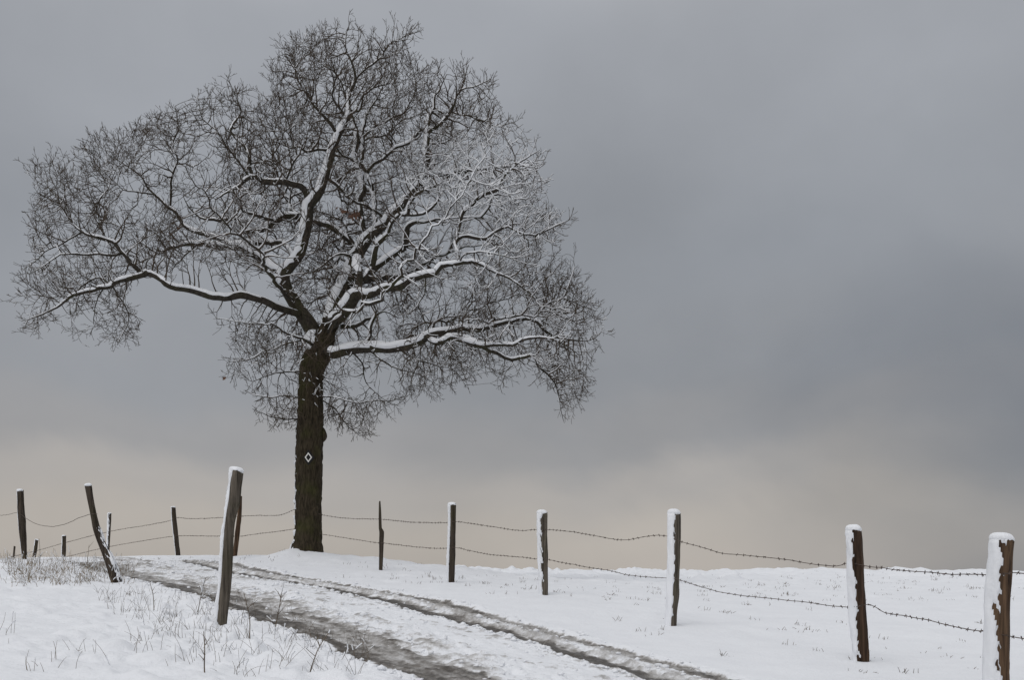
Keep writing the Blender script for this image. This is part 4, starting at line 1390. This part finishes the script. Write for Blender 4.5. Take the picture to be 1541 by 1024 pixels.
def depth_at(px_, table):
    t = sorted(table)
    xs = np.array([a for a, b in t]); inv = np.array([1 / b for a, b in t])
    if px_ <= xs[0]:
        return 1 / (inv[0] + (px_ - xs[0]) * (inv[1] - inv[0]) / (xs[1] - xs[0]))
    if px_ >= xs[-1]:
        return 1 / (inv[-1] + (px_ - xs[-1]) * (inv[-1] - inv[-2]) / (xs[-1] - xs[-2]))
    return 1 / float(np.interp(px_, xs, inv))


def wire(pts, table, label, barbs=True, r=0.0036, front=0.0, ext=None):
    w3 = np.array([W(x, y, depth_at(x, table) - front) for x, y in pts])
    if ext is not None:
        w3 = np.vstack([w3] + [w3[-1] + np.array(ext) * q for q in (0.03, 0.08, 0.16, 0.3, 0.6, 1.0)])
    c = catmull(w3, 0.05)
    n = len(c)
    c[:, 2] += 0.006 * fbm(np.arange(n) * 0.05 / 0.22, np.full(n, len(pts)), 3, 2)
    mid = c[n // 2]
    root = empty('barbed_wire', tuple(mid))
    tag(root, label, 'wire')
    v_, q_, t_, _ = ring_tube(c, np.full((n, 5), r), 5)
    adopt(mesh_np('strand', v_, [q_, t_], M_wire), root)
    if barbs:
        bp2, br, bc, ci = [], [], [], 0
        s_ = 0.0
        nxt = 0.05
        for i in range(n - 1):
            s_ += np.linalg.norm(c[i + 1] - c[i])
            if s_ > nxt:
                nxt += rr.uniform(0.10, 0.125)
                tdir = c[i + 1] - c[i]; tdir /= np.linalg.norm(tdir)
                for q in range(2):
                    dv = np.cross(tdir, [rr.gauss(0, 1), rr.gauss(0, 1), rr.gauss(0, 1)]); dv /= np.linalg.norm(dv)
                    o_ = tdir * rr.uniform(-0.008, 0.008)
                    for e_ in (-1, 0, 1):
                        bp2.append(c[i] + o_ + dv * e_ * 0.017 + tdir * e_ * 0.005); br.append(0.0052 if e_ == 0 else 0.0022); bc.append(ci)
                    ci += 1
        vb_, qb_ = tube_arrays(np.array(bp2), np.array(br), np.array(bc), 3)
        adopt(tag(mesh_np('barb', vb_, [qb_], M_wire), None, None, None, 'stuff'), root)
    return root


RT_TAB = [(463, 24), (572, 21.6), (680, 19), (817, 16.4), (1012, 13.6), (1290, 11), (1505, 8.6)]
wire([(480, 774), (495, 777.5), (528, 781), (568, 782), (612, 786), (650, 787.5), (672, 787), (689, 786), (740, 793), (780, 799), (804, 798), (825, 798), (861, 801), (894, 807), (935, 813), (956, 811.5), (980, 807), (1003, 807.6), (1023, 815), (1057, 824.5), (1087, 833), (1125, 837),
      (1181, 842.6), (1220, 849.5), (1259, 853), (1276, 848), (1306, 853), (1356, 859), (1417, 864), (1488, 866), (1525, 863), (1545, 865)], RT_TAB,
     'upper strand of barbed wire running right from the oak', front=0.06, ext=(1.0, -9.0, -0.45))
wire([(480, 803), (495, 806.5), (565, 817), (578, 818), (632, 824.5), (669, 826), (687, 825), (733, 835), (780, 838.5), (807, 842), (825, 843), (864, 850.7), (908, 858), (953, 867), (1000, 871), (1021, 873), (1057, 885), (1110, 896.7), (1160, 901), (1181, 903.6), (1220, 908),
      (1276, 915), (1308, 910.5), (1334, 923.6), (1367, 928.6), (1403, 935.5), (1445, 946), (1482, 951.6), (1517, 957.7), (1545, 963)], RT_TAB,
     'lower strand of barbed wire running right from the oak', front=0.06, ext=(1.0, -9.0, -0.50))
LB_TAB = [(463, 24.2), (357, 26.5), (263, 30), (164, 34), (96, 38), (52, 42), (21, 46)]
wire([(448, 766), (440, 769), (420, 776), (400, 776.5), (380, 776.5), (362, 777.4), (331, 779.7), (289, 781.4), (267, 779.8), (258, 783.5), (228, 790), (168, 800), (101, 816.7), (57, 829), (21, 838), (0, 844)], LB_TAB,
     'upper thin wire running left from the oak down over the crest', r=0.0045)
wire([(448, 796), (439, 797.6), (400, 802.6), (380, 805), (361, 807.6), (331, 807.6), (272, 807), (258, 808), (168, 822.7), (101, 838.5), (67, 846), (21, 854)], LB_TAB,
     'lower thin wire running left from the oak down over the crest', r=0.0045)
wire([(-8, 776), (0, 776.5), (12, 775), (25, 772.3), (33, 776), (39, 780.7), (54, 789), (67, 792), (81, 793), (101, 788.5), (120, 779.5), (134, 775), (141, 774)], [(30, 21.5), (138, 16)],
     'sagging wire between the upright left post and the leaning post', barbs=False, r=0.0042, front=0.05, ext=(0.05, 0.0, 0.0))

# ------------------------------------------------------------------ dry grass and weeds


class Stems:
    def __init__(self):
        self.p, self.r, self.c, self.n = [], [], [], 0
        self.sp, self.sr, self.sc, self.sn = [], [], [], 0

    def add(self, pts, r0, r1, snow=0.0):
        m = len(pts)
        for i, q in enumerate(pts):
            self.p.append(q); self.r.append(r0 + (r1 - r0) * i / (m - 1)); self.c.append(self.n)
        self.n += 1
        if snow and rr.random() < snow:
            a = rr.randrange(0, m - 1); b = min(m, a + rr.randint(2, 4))
            for q in pts[a:b]:
                self.sp.append(q + np.array([-0.002, -0.002, 0.004])); self.sr.append(rr.uniform(0.003, 0.0065)); self.sc.append(self.sn)
            self.sn += 1

    def build(self, name, mat, parent=None):
        v_, q_ = tube_arrays(np.array(self.p), np.array(self.r), np.array(self.c), 3)
        o = mesh_np(name, v_, [q_], mat)
        return o

    def build_snow(self):
        if not self.sp: return None
        v_, q_ = tube_arrays(np.array(self.sp), np.array(self.sr), np.array(self.sc), 4)
        return mesh_np('snow_cover', v_, [q_], M_snow_fine)


def stem_pts(base_, h, lean, az, droop, n=6):
    pts = []
    p = np.array(base_, float)
    d = np.array([math.cos(az) * lean, math.sin(az) * lean, 1.0]); d /= np.linalg.norm(d)
    for i in range(n + 1):
        pts.append(p.copy())
        d = d + np.array([math.cos(az) * droop + rr.gauss(0, 0.05), math.sin(az) * droop + rr.gauss(0, 0.05), -droop * 0.6])
        d /= np.linalg.norm(d)
        p = p + d * h / n
    return pts


def scatter(poly, count, hr, rr0, clump, straw, snow, name, label):
    """poly: pixel boxes (x0,y0,x1,y1,weight) hit on to the ground"""
    S = Stems()
    wts = [b[4] for b in poly]
    for _ in range(count):
        b = rr.choices(poly, wts)[0]
        x, y, z = hit(rr.uniform(b[0], b[2]), rr.uniform(b[1], b[3]))
        m = rr.randint(*clump)
        bx = x + np.array([rr.gauss(0, 0.05) for _ in range(m)])
        by = y + np.array([rr.gauss(0, 0.06) for _ in range(m)])
        bz = gz_arr(bx, by)
        sc = rr.uniform(0.6, 1.25)
        for k in range(m):
            h = rr.uniform(*hr) * sc
            S.add(stem_pts((bx[k], by[k], bz[k] - 0.01), h, rr.uniform(0.02, 0.75), rr.uniform(0, 6.28), max(-0.05, rr.gauss(0.03, 0.07))), rr0, rr0 * 0.5, snow)
    o = S.build(name, M_straw if straw else M_stem)
    tag(o, label, None, None, 'stuff')
    s_ = S.build_snow()
    if s_:
        tag(s_, None, None, None, 'stuff')
        s_.parent = o
    return o


scatter([(5, 846, 200, 880, 3), (20, 850, 150, 885, 3), (0, 843, 60, 862, 1.5)], 190, (0.06, 0.30), 0.0032, (2, 7), True, 0.95, 'dry_grass', 'snowy tangle of dry grass on the left bank by the leaning post')
scatter([(200, 905, 460, 985, 3), (230, 930, 420, 1010, 2), (150, 890, 330, 950, 2), (330, 960, 560, 1022, 2.2), (60, 990, 520, 1024, .6), (0, 930, 200, 1024, .25)], 150, (0.03, 0.22), 0.0018, (1, 7), False, 0.35, 'dry_grass', 'thin dark weed stems poking through snow around the tall front post')
scatter([(700, 868, 1541, 905, 3), (1030, 866, 1541, 890, 3), (900, 885, 1541, 960, .9), (580, 865, 800, 885, .7), (1150, 950, 1500, 1020, .5)], 250, (0.012, 0.07), 0.0034, (2, 9), False, 0.0, 'dry_grass', 'dark grass tips showing through the snow of the right-hand field')
scatter([(180, 838, 450, 850, 1), (480, 848, 640, 870, 1)], 30, (0.02, 0.08), 0.004, (2, 5), False, 0.0, 'dry_grass', 'sparse grass tips on the crest at the foot of the oak')


def tuft(px_, py_, h, m, label, spread=0.05, group='grass tufts standing in the snow'):
    x, y, z = hit(px_, py_)
    z = gz_at(x, y)
    S = Stems()
    for k in range(m):
        bx_, by_ = x + rr.gauss(0, spread), y + rr.gauss(0, spread)
        S.add(stem_pts((bx_, by_, z - 0.02), h * 0.75 * rr.uniform(0.5, 1.1), rr.uniform(0.1, 1.1), rr.uniform(0, 6.28), rr.uniform(0, 0.35)), 0.0036, 0.0016, 0.1)
    root = empty('grass_tuft', (x, y, z))
    tag(root, label, 'grass tuft', group)
    adopt(S.build('blade', M_stem), root)
    s_ = S.build_snow()
    if s_: adopt(s_, root)
    for ch in root.children: ch['kind'] = 'stuff'


tuft(1092, 923, 0.10, 26, 'dark grass tuft in the field, right of the third post from the right edge', 0.05)
tuft(1123, 911, 0.12, 16, 'small dark tuft just behind another one, between the second and third right posts', 0.04)
tuft(1087, 988, 0.11, 14, 'lone dark tuft beside the far rut, low between the second and third right posts', 0.03)
tuft(1303, 1013, 0.10, 20, 'flat tuft at the foot of the second post from the right edge', 0.06)
tuft(917, 897, 0.09, 20, 'dark tuft in the field midway between the third and fourth right posts', 0.05)
tuft(955, 913, 0.08, 12, 'small tuft just left of the third post from the right edge', 0.04)
tuft(834, 893, 0.10, 14, 'flattened tuft at the right foot of the fourth post from the right edge', 0.05)
tuft(199, 895, 0.12, 26, 'dark snowy tuft just below and right of the leaning post', 0.05)


def stalk(px_, py_, h, label, branches=5, lean=0.1, az=0.0, snowy=0.3):
    x, y, z = hit(px_, py_)
    z = gz_at(x, y)
    S = Stems()
    main = stem_pts((x, y, z - 0.02), h, lean, az, 0.01, 9)
    S.add(main, 0.0052, 0.0028, snowy)
    for k in range(branches):
        i = rr.randint(3, 8)
        S.add(stem_pts(main[i], h * rr.uniform(0.12, 0.3), rr.uniform(0.5, 1.2), rr.uniform(0, 6.28), 0.02, 4), 0.003, 0.0018, snowy)
    root = empty('weed_stalk', (x, y, z))
    tag(root, label, 'weed', 'dead weed stalks on the left bank')
    adopt(S.build('stem', M_stem), root)
    s_ = S.build_snow()
    if s_: adopt(s_, root)
    for ch in root.children: ch['kind'] = 'stuff'
    return root


stalk(297, 925, 0.42, 'snow-clotted dead weed left of the tall front post, against the near rut', 14, 0.05, 0, 1.0)
stalk(413, 948, 0.48, 'branched dead weed stem against the near rut, right of the tall front post', 9, 0.18, 0.3, 0.1)
stalk(376, 972, 0.40, 'single straight stem right of and below the tall front post', 2, 0.02, 3, 0.1)
stalk(232, 925, 0.36, 'thin dead stem far left of the tall front post, on the bank', 3, 0.12, 2.5, 0.2)
stalk(465, 1015, 0.34, 'forked dead stem low at the edge of the near rut', 5, 0.25, 0.5, 0.1)
stalk(308, 1015, 0.30, 'bent dead stem at the bottom of the frame on the bank', 3, 0.3, 2.0, 0.1)
stalk(59, 858, 0.55, 'thin upright stalk beside the upright left post in the dry grass', 1, 0.02, 0, 0.1)
stalk(130, 862, 0.50, 'thin upright stalk between the squat far post and the leaning post', 1, 0.06, 0, 0.1)

print('nodes', N, 'chains', len(chains), 'trunk', n_tr, 'col', n_col)
